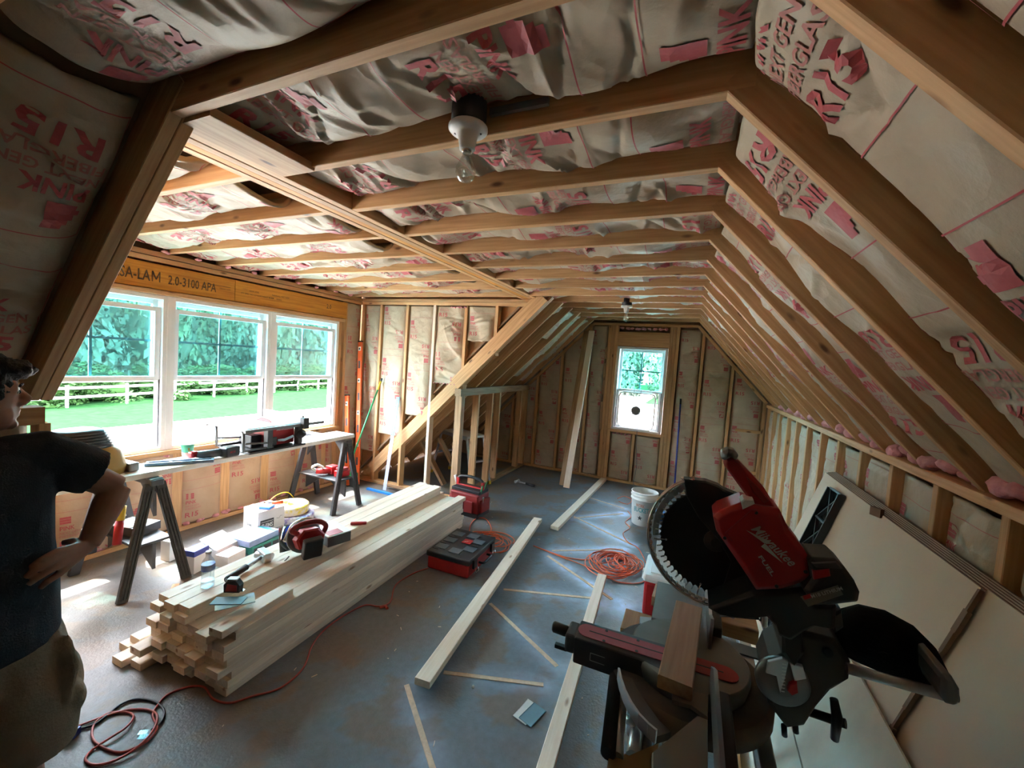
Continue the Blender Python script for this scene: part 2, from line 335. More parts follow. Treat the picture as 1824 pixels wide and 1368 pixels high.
def batt(o, u, v, n, L, W, parent, seed, step=.014, puff=.03, wr=1., edge=.03, m=None, prints=True, taper=None, big=0.):
    """kraft faced batt: o corner, u length dir, v width dir, n toward the room"""
    rs = np.random.RandomState(seed); o = V(o); u = V(u).normalized(); v = V(v).normalized(); n = V(n).normalized()
    K = int(L * 11 * wr) + 2
    cu = rs.rand(K) * L; cv = rs.rand(K) * W; an = np.radians(rs.normal(90, 28, K)); ln = rs.uniform(.05, .2, K); sg = rs.uniform(.007, .020, K); am = np.clip(rs.normal(0, .0085, K) * min(wr, 1.6), -.013, .013)
    ph = rs.rand(6) * 6.28; big_s = rs.uniform(2, 6, 3)
    def H(s, t):
        e = 1 - np.abs(2 * t / W - 1) ** 5
        h = puff * e - edge * (1 - e) * 1.0
        h = h + .007 * np.sin(s * big_s[0] * 1.7 + ph[0]) * e + .008 * np.sin(s * 7.1 + t * 9 + ph[1]) * e * wr + .005 * np.sin(s * 13.7 - t * 15 + ph[2]) * e * wr
        for k in range(K):
            ds = s - cu[k]; dt = t - cv[k]; ca, sa = math.cos(an[k]), math.sin(an[k])
            a = ds * ca + dt * sa; b = -ds * sa + dt * ca
            h = h + am[k] * np.exp(-(b / sg[k]) ** 2 - (a / ln[k]) ** 2) * 1.3 * (e * .7 + .3)
        return h
    ns = max(3, int(L / step)); nt = max(4, int(W / step))
    S, T = np.meshgrid(np.linspace(0, L, ns + 1), np.linspace(0, W, nt + 1), indexing='ij')
    h = H(S, T)
    oo, uu, vv, nn = (np.array(q) for q in (o, u, v, n))
    pts = oo + S[..., None] * uu + T[..., None] * vv + h[..., None] * nn
    if taper is not None: keep = taper
    me = bpy.data.meshes.new('insulation_batt'); idx = np.arange((ns + 1) * (nt + 1)).reshape(ns + 1, nt + 1)
    q = np.stack([idx[:-1, :-1], idx[1:, :-1], idx[1:, 1:], idx[:-1, 1:]], -1).reshape(-1, 4)
    me.from_pydata(pts.reshape(-1, 3), [], q); me.polygons.foreach_set('use_smooth', [True] * len(q)); me.materials.append(m or M_kraft)
    ob = bpy.data.objects.new('insulation_batt', me); COL.objects.link(ob); ob.parent = parent
    sol = ob.modifiers.new('thick', 'SOLIDIFY'); sol.thickness = .02; sol.offset = -1 if uu.dot(np.cross(vv, nn)) > 0 else 1
    if prints:
        sc = W / .36; per = .66; s0 = rs.uniform(-.3, .05)
        for bi, (bv, bf) in enumerate(BIGBLOCK if big else BLOCK):
            A = []; Fc = []; oc = 0; s = s0; per = .72 if big else .66; fl = seed % 2
            while s < L - .1:
                sv = s + (bv[:, 0] if not (big and fl) else .60 - bv[:, 0]); tv = (bv[:, 1] if not (big and fl) else .36 - bv[:, 1]) * sc + .006; fl = 1 - fl if big and rs.rand() < .5 else fl
                ok = np.array([all(0.01 < sv[i] < L - .01 for i in f) for f in bf])
                if ok.any():
                    A.append(np.stack([sv, tv], 1)); Fc += [tuple(i + oc for i in f) for f, k in zip(bf, ok) if k]; oc += len(sv)
                s += per
            if not A: continue
            A = np.concatenate(A)
            if u.cross(v).dot(n) < 0: A[:, 1] = W - A[:, 1]
            hh = H(A[:, 0], A[:, 1]) + .0035
            pp = oo + A[:, :1] * uu + A[:, 1:] * vv + hh[:, None] * nn
            mp = bpy.data.meshes.new('print'); mp.from_pydata(pp, [], Fc); mp.materials.append(M_print if bi == 0 else M_printf)
            mo = bpy.data.objects.new('print', mp); COL.objects.link(mo); mo.parent = ob
    return ob
def fluff(pts, r, parent, seed=0, name='pink_wool'):
    rs = random.Random(seed); q = MB()
    for p in pts:
        for k in range(3):
            c = V(p) + V((rs.uniform(-1, 1), rs.uniform(-1, 1), rs.uniform(-.4, .4))) * r * .6
            q.ball(c, (r * rs.uniform(.5, 1), r * rs.uniform(.7, 1.2), r * rs.uniform(.35, .7)), 12, 8)
    o = q.build(name, M_pink, parent, fix=False)
    t = bpy.data.textures.get('fl') or bpy.data.textures.new('fl', 'CLOUDS'); t.noise_scale = .03
    d = o.modifiers.new('d', 'DISPLACE'); d.texture = t; d.strength = r * .5; d.texture_coords = 'GLOBAL'
    o['kind'] = 'stuff'; return o
# ================================================================ structure
H = 2.453; SP = .4064; Y0 = 1.194; YF = 6.41; XL = -2.5; XW = -4.12; XR = .94; XB0, XB1 = -1.82, -1.63; XC = .0176
SR = 1.10    # right roof slope (dz/dx)
YN = -1.6
def st(n): return empty(n, kind='structure')
# ---- floor (painted board with overspray, bare strips where boards lay)
strips = [((-1.244, 1.714), (-.80, 1.36)), ((-1.121, 1.881), (-.599, 2.069)), ((-1.191, 2.586), (-.575, 2.237)), ((-1.184, 2.80), (-.539, 3.045)), ((-1.072, 3.506), (-.414, 3.102)),
          ((-1.068, 3.625), (-.473, 4.03)), ((-1.124, 4.597), (-.415, 4.195)), ((-1.11, 4.546), (-.628, 5.041)), ((-1.165, 5.399), (-.644, 5.234))]
fl = st('floor')
nx, ny = 260, 330; gx = np.linspace(-4.3, 2.6, nx); gy = np.linspace(YN, 6.6, ny); GX, GY = np.meshgrid(gx, gy, indexing='ij')
base = np.array([.155, .155, .155]); blue = np.array([.155, .215, .265]); spray_blue = np.array([.52, .70, 1.0]); tan = np.array([.19, .145, .105])  # brightest blue is paint overspray along the strips
from mathutils import noise as mn
nz = np.array([[mn.fractal(V((x * 1.1, y * 1.1, 3.)), .6, 2., 4) for y in gy] for x in gx]); nz2 = np.array([[mn.fractal(V((x * 3.7, y * 3.7, 9.)), .7, 2., 4) for y in gy] for x in gx])
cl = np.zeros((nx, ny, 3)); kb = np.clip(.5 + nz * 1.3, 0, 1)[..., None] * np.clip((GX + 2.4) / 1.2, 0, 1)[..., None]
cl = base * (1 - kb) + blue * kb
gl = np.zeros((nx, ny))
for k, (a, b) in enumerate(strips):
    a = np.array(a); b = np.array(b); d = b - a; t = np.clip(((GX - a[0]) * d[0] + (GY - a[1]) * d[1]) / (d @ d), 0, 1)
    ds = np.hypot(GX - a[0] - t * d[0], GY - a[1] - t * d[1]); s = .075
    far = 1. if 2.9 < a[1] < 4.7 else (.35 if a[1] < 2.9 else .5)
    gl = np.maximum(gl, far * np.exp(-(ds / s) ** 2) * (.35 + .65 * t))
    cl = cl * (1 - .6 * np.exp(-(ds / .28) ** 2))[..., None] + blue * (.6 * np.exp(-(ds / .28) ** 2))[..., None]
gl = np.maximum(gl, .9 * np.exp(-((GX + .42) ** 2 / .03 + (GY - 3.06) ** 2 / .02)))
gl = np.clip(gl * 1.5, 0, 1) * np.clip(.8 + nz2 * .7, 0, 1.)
cl = cl * (1 - gl[..., None]) + spray_blue * gl[..., None]
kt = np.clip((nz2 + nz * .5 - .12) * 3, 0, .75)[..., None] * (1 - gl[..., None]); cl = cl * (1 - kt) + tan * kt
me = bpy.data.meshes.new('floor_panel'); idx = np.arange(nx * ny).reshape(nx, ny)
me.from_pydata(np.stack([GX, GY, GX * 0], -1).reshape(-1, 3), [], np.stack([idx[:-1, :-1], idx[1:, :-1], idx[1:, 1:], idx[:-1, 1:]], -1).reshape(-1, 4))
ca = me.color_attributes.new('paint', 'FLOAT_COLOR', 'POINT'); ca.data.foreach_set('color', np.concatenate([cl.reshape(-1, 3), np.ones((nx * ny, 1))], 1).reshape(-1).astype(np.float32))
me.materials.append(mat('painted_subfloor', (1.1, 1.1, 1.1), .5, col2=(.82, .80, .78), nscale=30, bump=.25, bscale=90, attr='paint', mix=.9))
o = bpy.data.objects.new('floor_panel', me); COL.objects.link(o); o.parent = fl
q = MB(); q.bx((-4.3, YN, -.12), (2.6, 6.6, -.004)); q.build('subfloor_slab', M_osb, fl)
M_bare = mat('bare_subfloor', (.78, .62, .46), .8, col2=(.60, .47, .34), nscale=40)
for a, b in strips: lumber('bare_strip', (*a, .0012), (*b, .0012), .026, .002, m=M_bare, parent=fl)
q = MB()
rs = random.Random(5)
for i in range(90):
    x = rs.uniform(-3.2, .5); y = rs.uniform(1., 4.6); a = rs.uniform(0, 3.1); l = rs.uniform(.006, .03)
    q.box((x, y, .002), (l, .003, .003), Matrix.Rotation(a, 3, 'Z'))
o = q.build('sawdust_chips', M_new, None); tag(o, 'pale wood shavings scattered over the painted floor', 'shavings', kind='stuff')
# ---- ceiling
ce = st('ceiling')
q = MB(); q.bx((-4.35, YN, 2.64), (.1, 6.62, 2.67)); q.build('deck', M_osb, ce)
JH = .14
for i in range(-6, 14):
    y = Y0 + i * SP - .019
    if y < YF - .02: lumber('joist', (XB1 if y > .7 and y < 4.2 else (-1.62 if y < 4.3 else -1.6), y, H + JH / 2), (XC + .06, y, H + JH / 2), .038, JH, parent=ce)
# dormer ceiling joists
for k in range(9):
    y = 1.166 - SP + k * .4175 - .019
    if .8 < y < 4.2: lumber('joist', (XW - .05, y, H + JH / 2), (XB0, y, H + JH / 2), .038, JH, parent=ce)
# beam of four plies
for k in range(4): lumber('beam_ply', (XB0 + .0475 * (k + .5), .80, H + .115 + .002 * (k % 2)), (XB0 + .0475 * (k + .5), 4.25, H + .115 + .002 * (k % 2)), .046, .235, m=M_lvl if k == 1 else M_fir, parent=ce)
lumber('nailer', (-1.52, .79, H + .004), (-1.52, 1.17, H + .004), .185, .03, parent=ce, m=M_fir)
seed = 10
for i in range(-5, 13):
    ya, yb = Y0 + (i - 1) * SP + .002, Y0 + i * SP - .04
    if yb > YF: break
    batt((-1.60, ya, H + .075), (1, 0, 0), (0, 1, 0), (0, 0, -1), 1.66, yb - ya, ce, seed, step=.014 if i < 5 else .025, wr=1.9, puff=.035, edge=.03, big=1); seed += 1
ys = [.80] + [1.166 - SP + k * .4175 for k in range(1, 9)] + [4.215]
for a, b in zip(ys[:-1], ys[1:]):
    if b - a < .12: continue
    batt((-4.1, a + .002, H + .055), (1, 0, 0), (0, 1, 0), (0, 0, -1), 2.16 + random.uniform(-.15, .1), b - a - .042, ce, seed, step=.02, wr=1.8, puff=.03, big=1); seed += 1
fluff([(-4.08, 1.2 + .25 * k, H - .002) for k in range(12)], .022, ce, 3)
# ---- right slope
sr = st('slope_right'); DX = XR + .05 - XC; n_r = V((-SR, 0, -1)).normalized(); d_r = V((1, 0, -SR)).normalized()
RL = math.hypot(DX, DX * SR)
q = MB(); a = V((XC, 0, H)) - n_r * .20; e = d_r * 2.8
q.prism([a + V((0, YN, 0)) - d_r * .15, a + V((0, 6.62, 0)) - d_r * .15, a + e + V((0, 6.62, 0)), a + e + V((0, YN, 0))], -n_r * .02); q.build('deck', M_osb, sr)
for i in range(-6, 14):
    y = Y0 + i * SP - .019
    if y > YF - .02: continue
    s = V((XC, y, H)) - n_r * .07
    lumber('rafter', s - d_r * .02, s + d_r * (RL + .5), .038, .14, up=-n_r, parent=sr)
for i in range(-5, 13):
    ya, yb = Y0 + (i - 1) * SP + .002, Y0 + i * SP - .04
    big = i < 5
    batt(V((XC, ya, H)) - n_r * .065 + d_r * .03, d_r, (0, 1, 0), n_r, RL - .06, yb - ya, sr, 100 + i, step=.014 if i < 5 else .026, wr=1.15, puff=.03, edge=.03, big=1)
# ---- right knee wall
wr_ = st('wall_right')
lumber('top_plate', (XR + .045, YN, 1.388), (XR + .045, YF, 1.388), .089, .04, parent=wr_)
lumber('sole_plate', (XR + .045, YN, .019), (XR + .045, YF, .019), .089, .038, parent=wr_)
YS = 1.80
for k in range(-8, 12):
    y = YS + k * .348 if False else Y0 + (k + 1.5) * SP - .0
    if YN < y < YF: lumber('stud', (XR + .045, y, .038), (XR + .045, y, 1.368), .089, .038, up=(0, 1, 0), parent=wr_)
    if YN < y and y + SP < YF + .2:
        batt((XR + .02, y + .02, .05), (0, 0, 1), (0, 1, 0), (-1, 0, 0), 1.29, min(SP, YF - y) - .04, wr_, 200 + k, step=.016 if k < 5 else .028, wr=.9, puff=.0, edge=.03)
q = MB(); q.bx((XR + .14, YN, 0), (XR + .16, YF, 1.45)); q.build('sheathing', M_osb, wr_)
for k in range(-1, 11): 
    y = Y0 + k * SP + .18
    fluff([(XR + .055 + random.uniform(0, .02), y - .11, 1.435), (XR + .06, y, 1.46), (XR + .055, y + .11, 1.44)], .052, wr_, k + 20)
# ---- far gable wall
wf = st('wall_far')
q = MB(); y = YF + .10
poly = lambda xs: [(x, y, z) for x, z in xs]
# sheathing with a window hole
q.bx((-4.3, y, -.1), (-1.10, y + .02, 2.7)); q.bx((-.36, y, -.1), (2.6, y + .02, 2.7)); q.bx((-1.10, y, 2.10), (-.36, y + .02, 2.7)); q.bx((-1.10, y, -.1), (-.36, y + .02, .81)); q.build('sheathing', M_osb, wf)
def zl(x):  # underside height of the roof at x on the far wall
    if x < XL - .9: return 0.5
    if x < -1.55: return H + (x + 1.47)
    if x <= XC: return H
    return H - (x - XC) * SR
lumber('sole_plate', (-3.6, YF + .045, .019), (XR, YF + .045, .019), .089, .038, parent=wf)
lumber('top_plate', (-1.50, YF + .045, H - .02), (XC, YF + .045, H - .02), .089, .038, parent=wf)
lumber('top_plate', (-3.4, YF + .045, zl(-2.4) - 1.04), (-1.5, YF + .045, H - .03), .089, .04, up=(0, 0, 1), parent=wf)
lumber('top_plate', (XC, YF + .045, H - .02), (XR, YF + .045, zl(XR) - .02), .089, .04, parent=wf)
studs = [-3.2, -2.78, -2.36, -1.963, -1.53, .10, .50, .92]
for x in studs:
    hh = max(.2, zl(x) - .03)
    lumber('stud', (x, YF + .045, .038), (x, YF + .045, hh), .038, .089, up=(0, 1, 0), parent=wf)
for x0, x1, zb, zt, nm in ((-1.25, -1.10, .038, H - .04, 'king_stud'), (-.36, -.22, .038, H - .04, 'king_stud')):
    for k in range(3):
        xx = x0 + (x1 - x0) * (k + .5) / 3; lumber(nm, (xx, YF + .045, zb), (xx, YF + .045, zt), (x1 - x0) / 3 - .002, .089, up=(0, 1, 0), m=M_fir, parent=wf)
for z0, z1 in ((2.10, 1.86), (1.86 - .0, 1.30), (1.25, .75)): lumber('shim_board', (-1.258, YF - .004, z1 + .03), (-1.262, YF - .004, z0 - .03), .035, .012, up=(0, 1, 0), m=M_old, parent=wf)
lumber('header', (-1.10, YF + .03, 2.215), (-.36, YF + .03, 2.215), .038, .22, parent=wf)
lumber('window_sill_plate', (-1.10, YF + .045, .79), (-.36, YF + .045, .79), .089, .038, parent=wf)
lumber('cripple_stud', (-.745, YF + .045, .038), (-.745, YF + .045, .77), .038, .089, up=(0, 1, 0), parent=wf)
lumber('blocking', (.60, YF + .03, 1.02), (.90, YF + .03, 1.02), .06, .038, parent=wf)
lumber('blocking', (.60, YF + .03, .45), (.90, YF + .03, .45), .06, .038, parent=wf)
xs = [-3.2, -2.78, -2.36, -1.963, -1.53, -1.25]
sd = 300
def wb(x0, x1, z0, z1, par=wf):
    global sd; sd += 1
    batt((x0 + .002, YF + .04, z0), (0, 0, 1), (1, 0, 0), (0, -1, 0), z1 - z0, x1 - x0 - .004, par, sd, step=.024, wr=1.1, puff=.01, edge=.02, m=M_kraft)
for a, b in zip(xs[:-1], xs[1:]): wb(a + .019, b - .019, .04, max(.4, min(2.40, zl(b) + .05)))
wb(-.22, .08, .04, 2.38); wb(.12, .48, .04, zl(.12)); wb(.52, .90, .04, zl(.52))
wb(-1.10, -.765, .04, .75); wb(-.725, -.36, .04, .75)
fluff([(-1.05 + .08 * k, YF + .01, 2.375) for k in range(9)], .03, wf, 5); fluff([(-1.05 + .06 * k, YF + .01, .75) for k in range(5)], .02, wf, 6)
# ---- left slope beyond the dormer and near the camera
sl = st('slope_left'); d_l = V((-1, 0, -1)).normalized(); n_l = V((1, 0, -1)).normalized(); XT = -1.47
LL = 1.50
for (ya, yb) in ((4.25, 6.62), (YN, .78)):
    q = MB(); a = V((XT, 0, H)) - n_l * .20 - d_l * .15; e = d_l * 3.7
    q.prism([a + V((0, ya, 0)), a + V((0, yb, 0)), a + e + V((0, yb, 0)), a + e + V((0, ya, 0))], -n_l * .02); q.build('deck', M_osb, sl)
ry = [4.23, 4.27] + [4.62, 5.03, 5.43, 5.84, 6.24]
for y in ry:
    s = V((XT, y, H)) - n_l * .07; lumber('rafter', s - d_l * .02, s + d_l * (3.3), .038, .14, up=-n_l, parent=sl)
# near pair framing the dormer opening
for y in (.765, .805):
    s = V((-1.555, y, H)) - n_l * .075; lumber('rafter', s - d_l * (.05 if y > .78 else .1), s + d_l * 1.44, .0385, .14, up=-n_l, parent=sl, m=M_fir)
for y in (.36, -.05, -.45, -.86):
    s = V((-1.56, y, H)) - n_l * .075; lumber('rafter', s, s + d_l * 1.5, .038, .14, up=-n_l, parent=sl)
for a, b, sdd in ((.40, .74, 1), (-.03, .34, 2), (-.43, -.07, 3), (-.84, -.47, 4)):
    batt(V((-1.62, a, H - .02)) - n_l * .09, d_l, (0, 1, 0), n_l, 1.40, b - a, sl, 400 + sdd, wr=1.9, puff=.05, step=.016, big=1)
for a, b, sdd in ((4.64, 5.01, 1), (5.05, 5.41, 2), (5.45, 5.82, 3), (5.86, 6.22, 4)):
    batt(V((XT, a, H)) - n_l * (.12 if sdd < 2 else .07) + d_l * .05, d_l, (0, 1, 0), n_l, (.3, .5, 1.3, 1.4)[sdd - 1], b - a, sl, 410 + sdd, wr=1.4, puff=.04, step=.025)
# ---- left knee frame in front of the closet
wk = st('wall_left')
lumber('top_plate', (XL - .045, 4.19, 1.335), (XL - .045, YF, 1.335), .089, .09, parent=wk, m=M_old)
lumber('sole_plate', (XL - .045, 4.30, .019), (XL - .045, YF, .019), .089, .038, parent=wk, m=M_old)
for y in (4.235, 4.275): lumber('post', (XL - .045, y, .0), (XL - .045, y, 1.29), .089, .038, up=(0, 1, 0), parent=wk, m=M_old)
for y in (4.66, 5.06, 5.30, 6.10, 6.36): lumber('stud', (XL - .045, y, .038), (XL - .045, y, 1.29), .089, .04, up=(0, 1, 0), parent=wk, m=M_fir)
# near knee wall behind the person
lumber('top_plate', (-2.62, -1.2, 1.37), (-2.62, .80, 1.37), .089, .076, parent=wk)
for y in (.80, .38, -.02, -.42): lumber('stud', (-2.62, y, .0), (-2.62, y, 1.335), .089, .038, up=(0, 1, 0), parent=wk)
for k, (a, b) in enumerate(((.40, .78), (0., .36), (-.4, -.04))): batt((-2.66, a, .05), (0, 0, 1), (0, 1, 0), (1, 0, 0), 1.28, b - a, wk, 430 + k, puff=.02, step=.03)
q = MB(); q.bx((-4.3, .70, -.1), (-2.70, .76, 2.64)); q.bx((-2.72, -1.5, 0), (-2.70, .76, 1.5)); q.build('sheathing', M_ply, wk)
q = MB(); q.bx((-4.32, 4.2, -.12), (-4.30, 6.62, .9)); q.build('eave_board', M_osb, wk)
# closet back braces
for y in (4.65, 5.06): lumber('brace', (-3.35, y, 0.55), (-2.95, y, .02), .038, .089, up=(0, 1, 0), parent=wk, m=M_old)
# ---- dormer end wall
we = st('wall_dormer_end'); YE = 4.21
lumber('top_plate', (XW, YE + .045, 2.39), (-1.72, YE + .045, 2.39), .089, .036, parent=we)
lumber('top_plate', (XW, YE + .045, 2.429), (-1.66, YE + .045, 2.429), .089, .036, parent=we)
lumber('sole_plate', (XW, YE + .045, .019), (-2.6, YE + .045, .019), .089, .038, parent=we)
for x in (-4.10, -3.80, -3.375, -2.96, -2.515, -2.11):
    z0 = .038 if x < -2.6 else (1.38 if x < -2.3 else 1.80)
    lumber('stud', (x, YE + .045, z0), (x, YE + .045, 2.372), .038, .089, up=(0, 1, 0), parent=we, m=M_fir if x > -2.55 or x < -3 else M_new)
for a, b, zb, s in ((-4.08, -3.82, .42, 1), (-3.78, -3.395, .68, 2), (-3.355, -2.98, .98, 3), (-2.94, -2.535, 1.42, 4), (-2.495, -2.13, 1.96, 5)):
    batt((b, YE + .03, zb), (0, 0, 1), (-1, 0, 0), (0, -1, 0), 2.36 - zb, b - a, we, 440 + s, step=.012, wr=(1.2, .5, .3, 1.9, 1.9)[s - 1], puff=.03, edge=.01)
q = MB()
q.prism([(-4.25, YE + .10, .45), (-4.2, YE + .10, .05), (-3.9, YE + .10, .15), (-2.45, YE + .10, 1.58), (-1.6, YE + .10, 2.42), (-1.6, YE + .10, 2.64), (-4.25, YE + .10, 2.64)], (0, .012, 0)); q.build('sheathing', M_ply, we)
for k in range(6):  # boards seen above the rafter
    x = -4.0 + k * .42; lumber('sheathing_board', (x - .1, YE + .094, x + 3.93 + .12 * (k % 2)), (x + .3, YE + .094, x + 4.33 + .12 * (k % 2)), .01, .16, up=(0, 0, 1), m=M_ply, parent=we)
for y, dz in ((YE - .005 + .0, 0),):
    s = V((-1.50, YE - .018, H - .03)) - n_l * .07
    lumber('doubled_rafter', s, s + d_l * 1.47, .038, .15, up=-n_l, parent=we)
lumber('doubled_rafter', V((-2.5, YE + .105, 1.41)) - n_l * .08, V((-3.9, YE + .105, .01)) - n_l * .08, .038, .15, up=-n_l, parent=we)
fluff([(-2.72 + .05 * k, YE + .0, 2.35) for k in range(5)], .018, we, 8); fluff([(-2.92 + .05 * k, YE + .01, 1.42) for k in range(8)], .012, we, 9); fluff([(-3.72 + .05 * k, YE + .02, 2.355) for k in range(6)], .014, we, 10)
# ---- dormer window wall
ww = st('wall_window'); A0, A1 = 1.08, 3.84   # opening
lumber('top_plate', (XW - .045, .78, 2.43), (XW - .045, 4.21, 2.43), .089, .04, parent=ww)
lumber('top_plate', (XW - .045, .78, 2.385), (XW - .045, 4.21, 2.385), .089, .038, parent=ww)
lumber('header', (XW - .02, .85, 2.245), (XW - .02, 2.54, 2.245), .045, .205, m=M_lvl, parent=ww)
lumber('header', (XW - .02, 2.544, 2.245), (XW - .02, 3.94, 2.245), .045, .205, m=M_lvl, parent=ww)
lumber('header_plate', (XW - .03, .85, 2.118), (XW - .03, 3.88, 2.118), .11, .036, parent=ww)
lumber('sill_plate', (XW - .03, .85, .752), (XW - .03, 3.88, .752), .11, .036, parent=ww)
lumber('sole_plate', (XW - .045, .78, .019), (XW - .045, 4.21, .019), .089, .038, parent=ww)
for y in (3.86, 3.90, 3.94): lumber('king_stud', (XW - .045, y, .038), (XW - .045, y, 2.36 if y > 3.93 else 2.10), .089, .038, up=(1, 0, 0), parent=ww)
for y in (.86, .90, 1.04): lumber('king_stud', (XW - .045, y, .038), (XW - .045, y, 2.10), .089, .038, up=(1, 0, 0), parent=ww)
cy = [1.30, 1.70, 2.11, 2.52, 2.93, 3.34, 3.70]
for y in cy: lumber('cripple_stud', (XW - .045, y, .038), (XW - .045, y, .735), .089, .038, up=(1, 0, 0), parent=ww)
yy = [1.06] + cy + [3.84]
for k, (a, b) in enumerate(zip(yy[:-1], yy[1:])): batt((XW - .03, a + .02, .05), (0, 0, 1), (0, 1, 0), (1, 0, 0), .68, b - a - .04, ww, 460 + k, step=.014, wr=.5, puff=.03, edge=.02, m=M_kraftb)
batt((XW - .03, 3.965, .05), (0, 0, 1), (0, 1, 0), (1, 0, 0), 2.30, .235, ww, 475, step=.016, wr=1.2, puff=.03, edge=.02)
fluff([(XW - .01, 1.1 + .12 * k, .055) for k in range(22)], .03, ww, 12); fluff([(XW - .01, 1.1 + .3 * k, .72) for k in range(9)], .02, ww, 14)
q = MB(); X = XW - .13; q.bx((X, .70, -.1), (X + .02, A0, 2.64)); q.bx((X, A1, -.1), (X + .02, 4.3, 2.64)); q.bx((X, A0, 2.09), (X + .02, A1, 2.64)); q.bx((X, A0, -.1), (X + .02, A1, .76)); q.build('sheathing', M_osb, ww)
def stamp(t, y, z, h, wd): text_on('stamp', t, (XW + .004, y, z), (0, 1, 0), (0, 0, 1), h, M_inkb, ww, width=wd, bold=.012, shear=.04)
stamp('VERSA-LA', 1.54, 2.20, .085, .325)
q = MB(); mx_ = XW + .0055
for a, b in (((1.880, 2.200), (1.880, 2.285)), ((1.880, 2.285), (1.905, 2.220)), ((1.905, 2.220), (1.930, 2.285)), ((1.930, 2.285), (1.930, 2.200))): q.bar((mx_, *a), (mx_, *b), .008, .001, up=(1, 0, 0))
q.build('stamp', M_inkb, ww)
stamp('2.0-3100 APA', 1.99, 2.20, .075, .38); stamp('2.0', 3.62, 2.235, .05, .07)
stamp('DESIGN COPY', 2.40, 2.235, .012, .10); stamp('HAVE LEVEL', 2.68, 2.262, .014, .10); stamp('Salisbury, NC USA', 2.92, 2.262, .016, .20); stamp('ITT SPEC NO 2.0 NORTHEAST BDRM', 2.60, 2.228, .016, .34); stamp('30001', 2.97, 2.228, .014, .06)
q = MB(); q.bx((XW + .003, 2.3, 2.262), (XW + .004, 2.5, 2.266)); q.build('stamp_line', M_inkb, ww)
# ---- double hung windows
def window(name, o, ux, n, W, Z0, Z1, zr, raised, parent=None, depth=.07):
    """o: lower corner xy at wall face; ux along the width; n to the room"""
    wn = empty(name, kind='structure'); o = V(o); ux = V(ux); n = V(n); uz = V((0, 0, 1)); R = Matrix((ux, -n, uz)).transposed()
    def B(q, x0, x1, z0, z1, d0, d1): q.box(o + ux * (x0 + x1) / 2 + uz * (z0 + z1) / 2 - n * (d0 + d1) / 2, (abs(x1 - x0), abs(d1 - d0), abs(z1 - z0)), R)
    q = MB(); f = .035
    B(q, 0, f, Z0, Z1, 0, .12); B(q, W - f, W, Z0, Z1, 0, .12); B(q, f, W - f, Z1 - f, Z1, 0, .12); B(q, f, W - f, Z0, Z0 + .03, 0, .12); q.build('frame', M_vinyl, wn, bev=.002)
    q = MB(); B(q, W - f - .012, W - f, Z0 + .03, zr, .03, .045); B(q, f, f + .012, Z0 + .03, zr, .03, .045); q.build('track', M_dkgrey, wn)
    def sash(z0, z1, d, tint, munt, nm):
        s = MB(); r = .038; a, b = f + .004, W - f - .004
        B(s, a, a + r, z0, z1, d, d + .03); B(s, b - r, b, z0, z1, d, d + .03); B(s, a + r, b - r, z1 - r, z1, d, d + .03); B(s, a + r, b - r, z0, z0 + r, d, d + .03); so = s.build(nm, M_vinyl, wn, bev=.002)
        p = MB(); B(p, a + r, b - r, z0 + r, z1 - r, d + .012, d + .016); p.build('pane', tint, so)
        if munt:
            for (x0, x1, y0, y1) in (((a + b) / 2 - .009, (a + b) / 2 + .009, z0 + r, z1 - r), (a + r, b - r, (z0 + z1) / 2 - .009, (z0 + z1) / 2 + .009)):
                p = MB(); B(p, x0, x1, y0, y1, d + .02, d + .03); p.build('muntin', M_vinyl, so)
    sash(zr - .02, Z1 - .036, .07, M_pane, True, 'upper_sash')
    if raised: sash(zr - .01, Z1 - .10, .03, M_pclear, False, 'lower_sash')
    else: sash(Z0 + .03, zr + .02, .03, M_pclear, False, 'lower_sash')
    return wn
E0 = XW - .005
for nm, y0, y1 in (('window_1', 1.09, 2.00), ('window_2', 2.02, 2.93), ('window_3', 2.95, 3.835)):
    window(nm, (E0, y0, 0), (0, 1, 0), (1, 0, 0), y1 - y0, .772, 2.098, 1.385, True)
q = MB()
for y in (2.01, 2.94): q.bx((E0 - .12, y - .014, .772), (E0 + .004, y + .014, 2.098))
o = q.build('trim_1', M_vinyl); o['kind'] = 'structure'
window('window_4', (-1.095, YF + .02, 0), (1, 0, 0), (0, -1, 0), .73, .815, 2.098, 1.43, False)
q = MB(); q.bx((-1.2, YF - .0, .80), (-.3, YF + .02, .815)); o = q.build('trim_2', M_fir); o['kind'] = 'structure'
# ---- closed back wall behind the camera, without a window
wb_ = st('wall_back')
q = MB(); y = YN - .02
q.bx((-4.3, y, -.1), (2.6, y + .02, 2.7)); q.build('sheathing', M_kraft, wb_)
